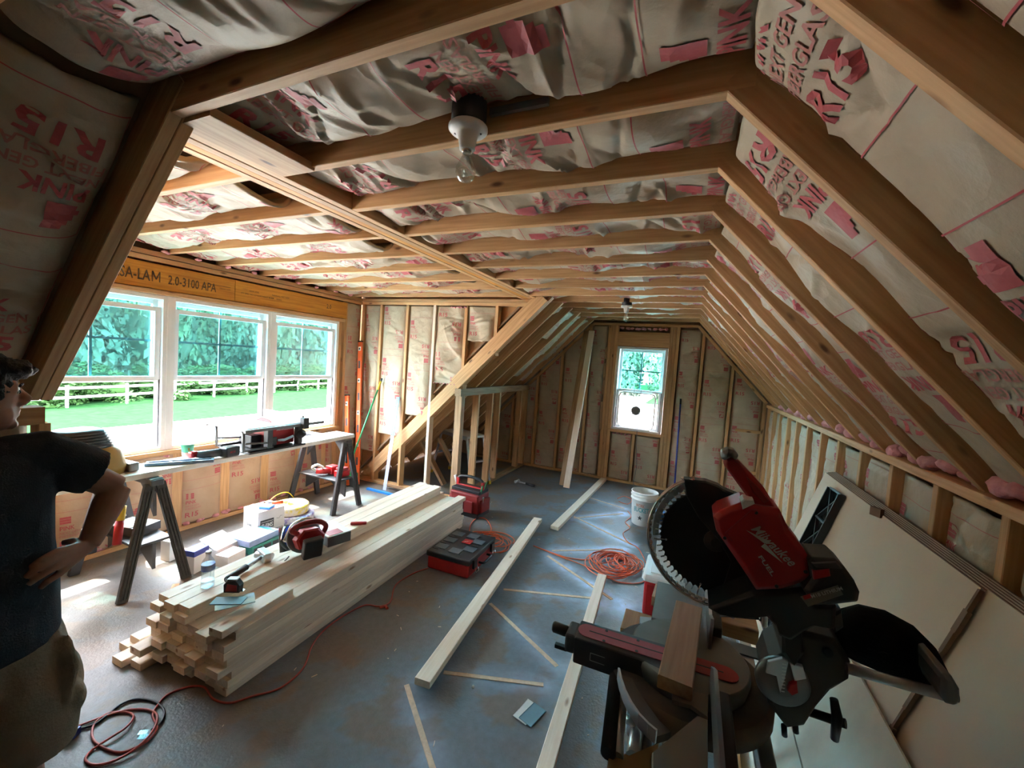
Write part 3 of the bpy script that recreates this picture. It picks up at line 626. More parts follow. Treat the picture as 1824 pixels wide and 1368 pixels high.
# ================================================================ outside
G = -2.9
def grnd(name, a, b, m, z=G, label=None):
    q = MB(); q.bx((a[0], a[1], z - .2), (b[0], b[1], z)); o = q.build(name, m); o['kind'] = 'structure'; return o
M_grass = mat('lawn_grass', (.013, .044, .014), .9, spec=0., col2=(.009, .030, .010), nscale=3, bump=.5, bscale=40)
M_drive = mat('pale_gravel', (.55, .50, .44), .95, spec=0., col2=(.45, .41, .36), nscale=3)
M_leaf = mat('leaf_green', (.13, .19, .12), .7, spec=.1, col2=(.05, .085, .06), nscale=.7)
M_leaf2 = mat('leaf_light', (.19, .27, .14), .7, spec=.1, col2=(.08, .13, .08), nscale=1.2)
M_shrub = mat('shrub_leaf', (.035, .085, .02), .7, spec=.1, col2=(.012, .035, .010), nscale=2)
M_bark = mat('bark', (.10, .07, .05), .9)
grnd('lawn', (-120, -60), (60, 140), M_grass); grnd('driveway', (-26, -40), (-6, 90), M_drive, G + .02); grnd('driveway', (-6, 12), (14, 60), M_drive, G + .02)
o = empty('rail_fence', 'long white two-rail paddock fence along the lawn outside', 'fence')
fx = lambda y: -35.4 - (y - 17.8) * .20
ys = [-4 + 3.1 * k for k in range(20)]
for y in ys: lumber('post', (fx(y), y, G), (fx(y), y, G + 1.35), .12, .12, up=(0, 1, 0), m=M_vinyl, parent=o)
for a, b in zip(ys[:-1], ys[1:]):
    for z in (.62, 1.18): lumber('rail', (fx(a), a, G + z), (fx(b), b, G + z), .05, .14, m=M_vinyl, parent=o)
def crown_mesh(seed, n=6500, m=M_leaf):
    rs = np.random.RandomState(seed); blobs = [(rs.uniform(-.7, .7), rs.uniform(-.7, .7), rs.uniform(-.9, .9), rs.uniform(.35, .6)) for _ in range(16)]
    vs = []; fs = []
    for k in range(n):
        bx, by, bz, br = blobs[k % 16]; d = rs.normal(size=3); d /= np.linalg.norm(d); c = np.array([bx, by, bz]) + d * br * rs.uniform(.75, 1.05)
        u = rs.normal(size=3); u /= np.linalg.norm(u); w_ = np.cross(u, d); w_ /= (np.linalg.norm(w_) + 1e-6); s = rs.uniform(.05, .10); o_ = len(vs)
        vs += [c - u * s, c - w_ * s * .6, c + u * s, c + w_ * s * .6]; fs.append((o_, o_ + 1, o_ + 2, o_ + 3))
    me = bpy.data.meshes.new('crown'); me.from_pydata(vs, [], fs); me.materials.append(m); return me
crowns = [crown_mesh(1), crown_mesh(2, m=M_leaf2), crown_mesh(3), crown_mesh(4, m=M_shrub)]
inner = []
for k, c in enumerate(crowns):
    q = MB(); q.ball((0, 0, 0), (.66, .66, .85), 14, 10); inner.append(q.mesh('inner', M_shrub if k == 3 else M_leaf))
tr = MB(); tr.tube([(0, 0, 0), (.1, .05, 1.), (0, .1, 2.)], [.25, .2, .12], 8); trm = tr.mesh('trunk', M_bark)
rs = random.Random(3)
def tree(x, y, h, r, k, label, grp):
    o = empty('tree', label, 'tree', (x, y, G), grp)
    c = bpy.data.objects.new('crown', crowns[k]); COL.objects.link(c); c.parent = o; c.scale = (r, r, h * .48); c.location = (0, 0, h * .52); c.rotation_euler.z = rs.uniform(0, 6)
    c2 = bpy.data.objects.new('inner_foliage', inner[k]); COL.objects.link(c2); c2.parent = o; c2.scale = (r, r, h * .45); c2.location = (0, 0, h * .5)
    t = bpy.data.objects.new('trunk', trm); COL.objects.link(t); t.parent = o; t.scale = (1, 1, h * .2)
for i in range(20):
    y = -6 + i * 3.4; tree(-43 - rs.uniform(0, 5) - (y - 10) * .2, y, rs.uniform(12, 16), rs.uniform(3.4, 4.4), (0, 1, 2)[i % 3] if i % 4 else 1, 'leafy green tree in the wood beyond the white fence', 'trees beyond the paddock fence')
for i in range(14):
    y = -2 + i * 4; o = empty('shrub', 'low leafy shrub growing against the white fence', 'shrub', (fx(y) - 2.2, y, G), 'shrubs along the fence')
    c = bpy.data.objects.new('foliage', crowns[3]); COL.objects.link(c); c.parent = o; c.scale = (1.6, 2.6, 1.2); c.location = (0, 0, 1.0); c.rotation_euler.z = i
    c = bpy.data.objects.new('inner_foliage', inner[3]); COL.objects.link(c); c.parent = o; c.scale = (1.3, 2.4, .9); c.location = (0, 0, .8)
for i in range(8):
    tree(-34 + i * 7.5, 75 + rs.uniform(0, 6), rs.uniform(11, 14), 4.6, i % 3, 'leafy tree in the tree line seen through the far gable window', 'trees behind the far gable')
# ================================================================ things
# ---- stack of new studs
sa = V((-.037, 1, 0)).normalized(); sw_ = V((-1, -.037, 0)).normalized(); s0 = V((-1.962, 1.235, 0))
ORD = 'first second third fourth fifth sixth seventh eighth ninth tenth'.split(); rs = random.Random(11); BL = 2.40; g = 'two by four studs in the big stack'
for row in range(10):
    ncol = 7 if row < 2 else (7 if row < 8 else 5)
    for c in range(ncol):
        left = c >= 5
        if row >= 8 and c < 1: continue
        if row == 9 and c < 2: continue
        if row == 8 and c == 1: continue
        cc = c + (1 if row >= 8 and ncol == 5 else 0)
        j = rs.uniform(-.05, .05); x = .0445 + cc * .0895 if row < 8 else .0445 + cc * .0895
        if row == 7 and c == 5: j = .02
        if row < 3 and c == 6: j -= .06
        b0 = s0 + sw_ * x + sa * j + V((0, 0, .0192 + row * .0384)); o = lumber('stud', b0, b0 + sa * BL, .0885, .038, m=M_new)
        tag(o, 'pale stud in the lumber stack, %s layer from the floor, %s from the right' % (ORD[row], ORD[cc]), 'lumber', g)
for k, (x, z, y0, L_, lab) in enumerate(((.69, .0192, -.12, 1.0, 'short pale offcut on the floor at the left foot of the lumber stack'), (.78, .0192, -.05, .9, 'outermost pale offcut on the floor left of the lumber stack'), (.74, .0576, -.02, 1.6, 'pale stud lying on the two floor offcuts left of the stack'))):
    b0 = s0 + sw_ * x + sa * y0 + V((0, 0, z)); o = lumber('stud', b0, b0 + sa * L_, .0885, .038, m=M_new); tag(o, lab, 'lumber')
b0 = s0 + sw_ * .055 + sa * -.03 + V((0, 0, .3264)); o = lumber('short_board', b0, b0 + V((-.10, 1, 0)).normalized() * .42, .0885, .038, m=M_new); tag(o, 'short pale board lying on the right edge of the lumber stack', 'lumber')
ST = .3845
# ---- boards on the floor
def fboard(a, b, z, lab, wd=.089, th=.038, m=M_new, up=(0, 0, 1)):
    o = lumber('board', (*a, z), (*b, z), wd, th, m=m, up=up); tag(o, lab, 'lumber'); return o
fboard((-1.168, 1.745), (-1.43, 4.17), .0192, 'lower pale board of the pair lying across the middle of the floor')
fboard((-1.140, 1.705), (-1.40, 4.13), .0576, 'upper pale board of the pair lying across the middle of the floor')
fboard((-1.20, 4.10), (-1.13, 6.36), .0192, 'pale board on the floor running up to the far wall', th=.038)
fboard((-.42, 1.45), (-.545, 3.37), .0192, 'pale board on the floor beside the saw stand', wd=.07)
fboard((-.46, 2.46), (-.40, 2.44), .004, 'small wood offcut on the floor under the saw arm', wd=.03, th=.008)
# leaning boards by the far wall
for dx, dz, lab in ((0, 0, 'left board of the pair leaning against the far wall'), (.085, -.0, 'right board of the pair leaning against the far wall')):
    o = lumber('leaning_board', (-1.59 + dx, 5.66 - dx * .9, .012), (-1.585 + dx, 6.37 - dx * .25, 2.31 + dz), .088, .022, up=(0, -1, .3), m=M_new if dx else M_old); tag(o, lab, 'lumber')
# ---- drywall stack leaning on the right knee wall
def sheet(x0, x1, ya, yb, zt, lab, th=.0127):
    o = empty('drywall_sheet', lab, 'drywall sheet'); a = V((x0, 0, .003)); b = V((x1, 0, zt)); d = (b - a).normalized(); n = V((-d.z, 0, d.x))
    q = MB(); y0, y1 = ya, yb
    L = (b - a).length
    q.prism([a + V((0, y0, 0)), a + V((0, y1, 0)), b + V((0, y1, 0)), b + V((0, y0, 0))], n * .002); q.build('front_paper', M_gyp, o)
    q = MB(); q.prism([a + V((0, y0, 0)), a + V((0, y1, 0)), b + V((0, y1, 0)), b + V((0, y0, 0))], -n * (th - .002)); q.build('core', M_gypc, o)
    q = MB(); q.prism([b + d * .0004 + V((0, y0, 0)) - n * .0045, b + d * .0004 + V((0, y1, 0)) - n * .0045, b + d * .0004 + V((0, y1, 0)) - n * (th + .0002), b + d * .0004 + V((0, y0, 0)) - n * (th + .0002)], d * .0015); q.build('edge_strip', M_gypb, o)
    return o
nm = ['rearmost', 'second', 'third', 'fourth', 'fifth', 'sixth', 'seventh']
SX0, SK = .492, .309   # front sheet: x = SX0 + SK * z
def PL(px, py, off=0.):
    d = CM.transposed() @ V((px - 912, -(py - 684), -FPX)); t = (SX0 - off + SK * CAMH) / (d.x - SK * d.z); return V((0, 0, CAMH)) + d * t
for k in range(5):
    xo = -.0135 * k; o = sheet(SX0 + .069 + xo, SX0 + .069 + xo + SK * 1.165, -.95 + (.04 if k % 2 else 0), 3.36 - .014 * k, 1.165, 'long tan drywall sheet, %s from the knee wall, leaning on it' % nm[k])
o = sheet(SX0, SX0 + SK * 1.165, 1.69, 3.28, 1.165, 'short tan drywall sheet leaning in front of the others', .0127)
te = MB(); d = V((SK, 0, 1)).normalized()
for k in range(16): te.box(V((SX0, 1.686, .003)) + d * (1.21 * (k + .5) / 16), (.012, .010 + .006 * (k % 3), .078), Matrix.Rotation(math.atan(SK), 3, 'Y'))
te.build('torn_edge', M_gypb, o)
# two pale strips leaning low against the sheets
e0, e1 = PL(1539, 1212, .02), PL(1623, 1366, .02); dd = (e1 - e0).normalized(); e1 = e0 + dd * 1.1; e0 = e0 - dd * .35
f0, f1 = V((.36, e0.y + .05, .012)), V((.33, e1.y, .012)); nn_ = (e1 - e0).cross(f0 - e0).normalized()
if nn_.z < 0: nn_ = -nn_
m0, m1 = e0.lerp(f0, .52), e1.lerp(f1, .52)
tag(MB().prism([e0, e1, m1, m0], nn_ * .010).build('pale_panel', M_gyw), 'upper pale board strip leaning low against the drywall sheets', 'board')
g0, g1 = e0.lerp(f0, .53), e1.lerp(f1, .53)
tag(MB().prism([g0, g1, f1, f0], nn_ * .010).build('pale_panel', M_gyw), 'lower pale board strip leaning low beside the saw stand', 'board')
o = lumber('timber', (.30, 1.35, .045), (.32, 2.7, .045), .05, .085, m=M_fir); tag(o, 'yellowish timber on the floor along the pale strips under the saw', 'lumber')
# black vent baffle leaning on the drywall
o = empty('vent_baffle', 'black ribbed plastic tray leaning on the drywall sheets', 'tray')
c0, c1, c2, c3 = PL(1487, 872, .006), PL(1536, 893, .006), PL(1398, 1045, .006), PL(1455, 1060, .006)
bu = (c0 - c2).normalized(); Lb = .95; Wb = .19; bn = V((-1, 0, SK)).normalized(); bv = bu.cross(bn).normalized()
if bv.y > 0: bv = -bv
ba = c0 - bu * Lb; R = Matrix((bu, bv, bn)).transposed()
q = MB(); q.box(ba + bu * Lb / 2 + bv * Wb / 2 + bn * .004, (Lb, Wb, .004), R); q.build('back', mat('glossy_black', (.03, .034, .036), .25), o)
q = MB()
for v_ in (0, Wb): q.box(ba + bu * Lb / 2 + bv * v_ + bn * .020, (Lb, .010, .038), R)
for u_ in np.linspace(0, Lb, 6): q.box(ba + bu * u_ + bv * Wb / 2 + bn * .016, (.010, Wb, .026), R)
q.build('rim', M_black, o)
q = MB()
for k in range(5):
    u0 = Lb * k / 5; u1 = Lb * (k + 1) / 5
    q.bar(ba + bu * u0 + bn * .014, ba + bu * u1 + bv * Wb + bn * .014, .008, .018, up=bn); q.bar(ba + bu * u1 + bn * .014, ba + bu * u0 + bv * Wb + bn * .014, .008, .018, up=bn)
q.build('cross_rib', M_black, o)['kind'] = 'stuff'
p_ = PL(1562, 912, .02); o = MB().box(p_, (.02, .05, .04), Matrix.Rotation(.5, 3, 'Z')).build('scrap_paper', M_gypb); tag(o, 'small brown torn paper piece on the drywall top edge', 'scrap')
# ---- ceiling lamp holders
def lamp(x, y, z, lab, box):
    o = empty('lamp_holder', lab, 'light fixture')
    MB().lathe((x, y, z + .075), (0, 0, -1), [(0, .05), (.002, .053), (.07, .053), (.072, .05)] if box else [(0, .05), (.01, .05)], 24).build('junction_box', M_black, o)
    h = MB().lathe((x, y, z), (0, 0, -1), [(0, .056), (.004, .060), (.012, .060), (.018, .054), (.022, .040), (.026, .031), (.055, .025), (.070, .023), (.070, .018)], 32).build('porcelain_base', M_white, o)
    MB().lathe((x, y, z - .068), (0, 0, -1), [(0, .0155), (.004, .0155), (.012, .014)], 16).build('brass_collar', M_chrome, o)
    MB().lathe((x, y, z - .078), (0, 0, -1), [(0, .013), (.012, .014), (.028, .021), (.045, .029), (.060, .031), (.075, .027), (.085, .018), (.090, .004)], 24).build('bulb', M_bulb, o)
    q = MB()
    for s in (-1, 1): q.lathe((x + s * .036, y + s * .012, z - .019), (0, 0, -1), [(0, .006), (.004, .005)], 8)
    q.build('screw', M_dkgrey, o)
    return o
o = lamp(-.690, 1.10, 2.455, 'white porcelain lamp holder with bare bulb under the near ceiling joists', True)
MB().bx((-.64, 1.135, 2.50), (-.45, 1.150, 2.52)).build('bracket', M_grey, o)
o = lamp(-.70, 4.45, 2.42, 'small porcelain lamp holder with bulb near the far gable', True)
# ---- cords
def coil_pts(cx, cy, rx, ry, n, seed, z=.006, turns=6, jit=.06, rot=0):
    rs = random.Random(seed); out = []
    for i in range(n):
        a = 2 * math.pi * turns * i / n; k = 1 + .25 * math.sin(a * .37 + seed) + rs.uniform(-jit, jit) * .2
        x = rx * k * math.cos(a) + .05 * math.sin(a * .21 + seed); y = ry * k * math.sin(a) + .05 * math.cos(a * .17)
        out.append((cx + x * math.cos(rot) - y * math.sin(rot), cy + x * math.sin(rot) + y * math.cos(rot), z + .028 * i / n * (1 + .3 * math.sin(a * 2.3))))
    return out
def smooth(pts, n=6):
    pts = [V(p) for p in pts]; out = []
    for i in range(len(pts) - 1):
        p0 = pts[max(i - 1, 0)]; p1 = pts[i]; p2 = pts[i + 1]; p3 = pts[min(i + 2, len(pts) - 1)]
        for k in range(n):
            t = k / n; out.append(.5 * ((2 * p1) + (p2 - p0) * t + (2 * p0 - 5 * p1 + 4 * p2 - p3) * t * t + (3 * p1 - p0 - 3 * p2 + p3) * t ** 3))
    return out + [pts[-1]]
def F(px, py, z=.006):
    p = P(px, py, 2, z); return V((p.x, p.y, z))
q = MB()
q.tube(smooth(coil_pts(-.50, 3.66, .16, .20, 260, 2, turns=9), 1), .0045, 6)
q.tube(smooth(coil_pts(-.42, 3.70, .10, .12, 200, 5, turns=8, z=.012), 1), .0045, 6)
q.tube(smooth([F(950, 972), F(985, 985), F(1010, 993), F(1045, 997), F(1062, 990, .012), F(1085, 985, .02), F(1105, 988, .03), F(1090, 1000, .03), F(1060, 1003, .02), F(1050, 990, .012)]), .0045, 6)
q.tube(smooth([F(950, 972), F(1000, 992), F(1060, 1015), F(1100, 1036), F(1140, 1038), F(1160, 1025)]), .0045, 6)
q.tube(smooth([F(1118, 910), F(1124, 920), F(1114, 930), F(1122, 940), F(1110, 950), F(1118, 965), F(1135, 975), F(1145, 990), F(1150, 1003)]), .004, 6)
q.tube(smooth([F(1100, 888), F(1112, 884), F(1125, 890), F(1118, 898), F(1102, 893)]), .004, 6)
o = q.build('extension_cord', M_orange); tag(o, 'bright orange extension cord coiled on the blue floor by the bucket', 'cord')
q = MB(); q.tube(smooth([F(835, 965), F(838, 935), F(850, 923), F(866, 925), F(875, 942), F(866, 955), F(850, 958), F(880, 958), F(900, 968), F(898, 980), F(880, 984), F(860, 978), F(850, 962), F(880, 955), F(903, 962), F(905, 978), F(890, 985)]), .0045, 6)
q.tube(smooth(coil_pts(-1.66, 3.50, .16, .13, 120, 7, turns=4, z=.006), 1), .0045, 6)
o = q.build('extension_cord', M_orange); tag(o, 'orange cord looped on the floor behind the black tool case', 'cord')
q = MB(); q.tube(smooth([F(762, 1012), F(735, 1022), F(705, 1042), F(695, 1072), F(675, 1080), F(650, 1078), F(615, 1095), F(580, 1120), F(556, 1150), F(540, 1190), F(500, 1225), F(450, 1240), F(410, 1252), F(380, 1245), F(365, 1225), F(345, 1222), F(320, 1228), F(295, 1240), F(278, 1260), F(272, 1275), F(280, 1295), F(268, 1315), F(245, 1330), F(215, 1340), F(185, 1332), F(165, 1315), F(168, 1290), F(190, 1272), F(218, 1268), F(238, 1275), F(225, 1295, .012), F(195, 1315, .012), F(165, 1335), F(152, 1352), F(165, 1362), F(195, 1358), F(235, 1338, .012), F(270, 1305, .012), F(280, 1275, .012), F(262, 1264), F(225, 1265), F(180, 1278), F(140, 1293)]), .0048, 8)
q.tube(smooth([F(690, 1084), F(686, 1080), F(676, 1082)]), .010, 8)
o = q.build('extension_cord', M_redc); tag(o, 'red extension cord running along the lumber stack and looping beside the man', 'cord')
q = MB(); q.tube(smooth([F(130, 1300), F(165, 1292), F(190, 1275), F(215, 1255), F(245, 1245), F(275, 1250), F(292, 1265), F(288, 1285), F(270, 1300)]), .005, 8)
o = q.build('power_cord', M_black); tag(o, 'black power cord curling beside the red cord loops', 'cord')
p = F(122, 1305, .018); MB().box(p, (.07, .035, .03), Matrix.Rotation(.5, 3, 'Z')).build('plug', M_dblue, o)
p = F(255, 1308, .012); MB().box(p, (.035, .022, .020), Matrix.Rotation(.6, 3, 'Z')).build('plug', M_pclear, o)
# ---- papers on floor
o = lumber('card', (-.63, 1.80, .003), (-.60, 1.93, .003), .08, .002, m=M_paper); tag(o, 'white paper card lying on the blue painted floor', 'paper')
o = lumber('card', (-.60, 1.80, .006), (-.565, 1.92, .006), .075, .0015, m=M_teal); tag(o, 'second card partly under the white card on the floor', 'paper')
q = MB(); q.ball((-.925, 1.865, .008), .009, 8, 6); o = q.build('paper_pellet', M_paper); tag(o, 'tiny crumpled white paper pellet on the floor', 'paper')
# ---- bucket
o = empty('bucket', 'white plastic bucket with teal print standing on the floor', 'bucket', (-.385, 4.86, 0))
bc = V((0, 0, 0))
q = MB(); q.lathe(bc, (0, 0, 1), [(0, .115), (.004, .122), (.29, .140), (.292, .150), (.30, .150), (.302, .141), (.33, .142), (.332, .152), (.34, .152), (.342, .143), (.365, .144), (.368, .150), (.374, .150), (.376, .140), (.01, .115)], 32); b = q.build('body', M_white, o)
def ring_text(name, t, c, r, z, a0, h, m, par, wd=None):
    vs, fs = text_geo(t, .02); sc = h / .7; sx = sc if wd is None else wd / vs[:, 0].max(); q = MB()
    q.add([V((math.cos(a0 + a * sx / r) * r, math.sin(a0 + a * sx / r) * r, z + b_ * sc)) + V(c) for a, b_ in vs], fs); return q.build(name, m, par, fix=False)
M_sal = mat('salmon_print', (.75, .30, .22), .6); M_tp = mat('teal_print', (.10, .42, .46), .6)
fa = math.atan2(-4.86, .385); aa = fa - .3
ring_text('print', 'WORK', bc, .1385, .22, aa - .35, .035, M_sal, o, .10); ring_text('print', 'BUCKET', bc, .1375, .165, aa - .5, .05, M_tp, o, .17)
q = MB(); st_ = []
for k in range(10):
    r = .030 if k % 2 == 0 else .012; a = math.pi / 2 + k * math.pi / 5; x = r * math.cos(a); z = .095 + r * math.sin(a); th_ = aa + .05 + x / .128; st_.append((math.cos(th_) * .1292, math.sin(th_) * .1292, z))
q.add(st_, [tuple(range(10))]); q.build('star', M_dkgrey, o)
o = MB().box((-.22, 5.1, .05), (.12, .10, .10)).build('blue_box', M_blue, bev=.01); tag(o, 'small blue container behind the white bucket', 'container')
# ---- cooler
o = empty('cooler', 'red cooler with white lid standing behind the saw', 'cooler', (-.07, 3.20, 0))
MB().box((0, 0, .125), (.24, .36, .25)).build('body', M_red, o, bev=.02)
l = MB().box((0, 0, .275), (.27, .39, .05)).build('lid', M_white, o, bev=.02)
MB().box((0, 0, .303), (.17, .27, .01)).build('lid_panel', M_white, l, bev=.004)
MB().bx((-.150, -.03, .19), (-.122, .03, .25)).build('latch', M_white, o, bev=.005)
o = MB().bx((-.15, 3.44, 0), (-.06, 3.50, .40)).build('white_carton', M_white, bev=.004); tag(o, 'narrow white box standing upright behind the cooler', 'box')
# ---- hammer on the floor by the far end
def hammer(a, b, lab, hm, gm, r=.014, head=.10):
    a = V(a); b = V(b); d = (b - a).normalized(); s = V((0, 0, 1)).cross(d).normalized(); o = empty('hammer', lab, 'hammer')
    MB().tube([a, a + (b - a) * .5, b], [r * .8, r * .7, r * .7], 8).build('handle', M_alu if gm is M_black else M_dred, o)
    MB().tube([a, a + (b - a) * .06, a + (b - a) * .25, a + (b - a) * .5], [r, r * 1.25, r * 1.05, r * 1.1], 10).build('grip', gm, o)
    q = MB(); q.tube([b - s * head * .5, b - s * head * .1, b + s * head * .1, b + s * head * .5], [r * 1.3, r * 1.0, r * 1.0, r * 1.3], 12); q.box(b, (.025, .028, .03)); q.build('head', hm, o); return o
hammer((-1.90, 5.37, .015), (-2.20, 5.42, .02), 'black-gripped claw hammer lying on the floor near the far wall', M_alu, M_black, .016)
# ---- red and black tool case
o = empty('tool_case', 'red tool case with black latched lid on the floor beside the stack', 'tool case', (-1.69, 3.02, 0)); o.rotation_euler.z = .04
MB().box((0, 0, .055), (.38, .50, .11)).build('body', M_red, o, bev=.015)
l = MB().box((0, 0, .13), (.40, .52, .045)).build('lid', M_black, o, bev=.01)
M_gp = mat('grey_blue_plastic', (.09, .11, .13), .35)
q = MB()
for x, y in ((-.12, -.14), (-.12, .0), (-.12, .14), (.02, -.16), (.02, .16), (.11, -.08), (.11, .08)): q.box((x, y, .155), (.10, .085, .010))
q.build('lid_panel', M_gp, l, bev=.003)
q = MB()
for x, y in ((-.15, -.19), (-.15, -.07), (-.15, .07), (-.15, .19), (.06, -.19), (.06, .19), (.12, 0)): q.box((x, y, .1535), (.055, .022, .006))
q.build('lid_recess', M_black, l)
b = MB().box((.03, .03, .162), (.08, .075, .004)).build('badge', M_red, o)
q = MB(); q.add([(.0, .0, .1645), (.02, .03, .1645), (.025, .02, .1645), (.055, .06, .1645), (.035, .03, .1645), (.03, .042, .1645)], [(0, 1, 2), (2, 3, 4), (4, 5, 2)]); q.build('logo', M_white, b)
for y in (-.17, .17):
    q = MB().box((.208, y, .10), (.02, .06, .07)); q.build('latch', M_black, o, bev=.004)
    MB().tube([(.222, y - .025, .07), (.235, y - .025, .04), (.235, y + .025, .04), (.222, y + .025, .07)], .003, 6).build('wire_bail', M_chrome, o)
MB().tube(smooth([(.20, -.08, .07), (.24, -.07, .07), (.245, 0, .07), (.24, .07, .07), (.20, .08, .07)]), .010, 8).build('handle', M_black, o)
# ---- red tool bag
o = empty('tool_bag', 'red and black open tool bag behind the lumber stack', 'tool bag', (-2.20, 4.02, 0)); o.rotation_euler.z = -.06
MB().prism([(-.19, -.12, .04), (.19, -.12, .04), (.19, .12, .04), (-.19, .12, .04)], (0, 0, .22), ).build('body', M_dred, o, bev=.02)
MB().box((0, 0, .025), (.39, .26, .05)).build('base', M_black, o, bev=.01)
q = MB()
for s in (-1, 1): q.box((s * .205, 0, .13), (.03, .18, .14)); q.box((.08 * s, -.135, .12), (.11, .03, .13))
q.build('pocket', M_dred, o, bev=.008)
MB().box((0, 0, .275), (.37, .20, .04)).build('rim', M_black, o, bev=.006)
q = MB()
for s in (-1, 1): q.box((s * .165, -.0, .33), (.035, .03, .10))
q.box((0, 0, .30), (.36, .025, .02)); q.build('end_post', M_red, o, bev=.006)
MB().tube(smooth([(-.165, 0, .375), (-.12, 0, .40), (0, 0, .412), (.12, 0, .40), (.165, 0, .375)]), .016, 10).build('handle', M_black, o)
MB().tube([(-.19, .02, .30), (-.23, .02, .385)], .018, 8).build('tape_roll', M_white, o)
q = MB(); q.tube([(.17, -.05, .25), (.20, -.07, .36)], .010, 6); q.tube([(.15, .03, .25), (.19, .05, .38)], .008, 6); q.build('screwdriver', M_green, o)
MB().tube([(.205, -.06, .14), (.225, -.07, .24)], .009, 6).build('pliers', M_alu, o)
# ---- items lying on the stack
def onst(u, w_, z=0): return s0 + sw_ * u + sa * w_ + V((0, 0, ST + z))
# water bottle
bp = V((-2.36, 1.36, ST)); o = empty('water_bottle', 'clear plastic water bottle with blue label standing on the stack', 'bottle', bp)
MB().lathe((0, 0, 0), (0, 0, 1), [(0, .026), (.004, .031), (.03, .032), (.05, .029), (.06, .031), (.075, .029), (.09, .032), (.13, .032), (.15, .027), (.17, .014), (.185, .012), (.19, .013)], 20).build('body', M_pclear, o)
MB().lathe((0, 0, .098), (0, 0, 1), [(0, .0325), (.034, .0325)], 20).build('label', mat('bottle_label', (.08, .14, .55), .4, col2=(.5, .55, .7), nscale=25), o)
MB().lathe((0, 0, .19), (0, 0, 1), [(0, .0145), (.012, .0145), (.013, .012)], 14).build('cap', M_white, o)
MB().lathe((0, 0, .004), (0, 0, 1), [(0, .029), (.035, .029)], 16).build('water', M_pclear, o)
# sledge hammer
o = hammer((-2.31, 1.43, ST + .018), (-2.38, 1.70, ST + .03), 'short red and black sledge hammer lying on the lumber stack', M_alu, M_black, .017, .11)
bh = V((-2.38, 1.70, ST + .032)); q = MB(); q.box(bh, (.12, .045, .06), Matrix.Rotation(-.25, 3, 'Z')); h_ = q.build('head_block', M_alu, o, bev=.008)
# tape measure
o = empty('tape_measure', 'black and red tape measure on the near end of the stack', 'tape measure', (-2.20, 1.40, ST)); o.rotation_euler.z = .5
MB().prism([(-.04, -.022, .002), (.04, -.022, .002), (.043, -.022, .04), (.02, -.022, .070), (-.02, -.022, .074), (-.042, -.022, .045)], (0, .044, 0), .004).build('case', M_black, o)
MB().prism([(-.03, -.0245, .012), (.03, -.0245, .012), (.03, -.0245, .045), (-.02, -.0245, .052)], (0, .049, 0), .001).build('side_plate', M_dred, o)
MB().box((0, 0, .073), (.05, .03, .006)).build('label', M_white, o)
MB().box((.046, 0, .006), (.02, .024, .003)).build('hook', M_chrome, o)
# hang tags / paper
o = lumber('manual', (-2.14, 1.27, ST + .0025), (-2.05, 1.42, ST + .0025), .10, .004, m=mat('pale_green_card', (.45, .52, .40), .6, col2=(.35, .5, .55), nscale=20)); tag(o, 'flat printed card package on the near end of the stack', 'package')
o = lumber('manual', (-2.19, 1.29, ST + .007), (-2.06, 1.37, ST + .007), .07, .003, m=M_teal); tag(o, 'slim teal card lying across the pale card on the stack', 'package')
# circular saw standing on its motor side
o = empty('circular_saw', 'red and black circular saw with blue blade resting on the stack', 'saw', (-2.21, 1.86, ST)); o.rotation_euler.z = -.35; o.scale = (1.05, 1.05, 1.05)
q = MB(); q.box((-.10, 0, .10), (.006, .24, .15), Matrix.Rotation(-.28, 3, 'Y')); q.build('shoe', M_chrome, o)
MB().lathe((-.055, 0, .115), (1, 0, .25), [(0, .083), (.003, .083)], 36).build('blade', mat('blue_coated_blade', (.03, .09, .55), .3, .4), o)
q = MB(); q.lathe((-.048, 0, .117), (1, 0, .25), [(0, .095), (.004, .10), (.028, .10), (.034, .09)], 36); q.build('blade_guard', M_grey, o)
MB().tube(smooth([(-.06, -.10, .10), (-.06, -.06, .19), (-.06, .03, .215), (-.06, .10, .16)]), .012, 8).build('lower_guard', M_chrome, o)
MB().prism([(-.005, -.06, .07), (-.005, .07, .06), (-.005, .09, .13), (-.005, .05, .18), (-.005, -.04, .185), (-.005, -.08, .13)], (.09, 0, .02), .012).build('motor_housing', M_red, o)
MB().tube(smooth([(.03, -.06, .17), (.05, -.10, .21), (.05, -.04, .235), (.05, .05, .23), (.05, .10, .19), (.03, .09, .13)]), .015, 10).build('handle', M_dred, o)
MB().box((.115, .0, .10), (.05, .11, .12), Matrix.Rotation(.2, 3, 'Y')).build('battery', M_black, o, bev=.01)
MB().lathe((-.06, 0, .115), (-1, 0, -.25), [(0, .015), (.012, .012)], 12).build('arbor_nut', M_chrome, o)
MB().tube([(.0, -.09, .03), (.0, -.11, .01), (.02, -.12, .02)], .004, 6).build('hook', M_chrome, o)
# grey box with red lid
o = empty('tool_box', 'flat grey box with white and red lid on the stack behind the saw', 'box', (-2.27, 2.13, ST)); o.rotation_euler.z = -.25
MB().box((0, 0, .035), (.22, .17, .07)).build('body', M_dkgrey, o, bev=.004)
MB().box((0, 0, .073), (.22, .17, .006)).build('lid', M_white, o); MB().box((.06, -.02, .0775), (.08, .10, .002)).build('label', M_red, o)
o = MB().box((-2.30, 2.42, ST + .011), (.028, .12, .02), Matrix.Rotation(-.9, 3, 'Z')).build('utility_knife', M_red, bev=.006); tag(o, 'small red utility knife lying on the stack top', 'knife')
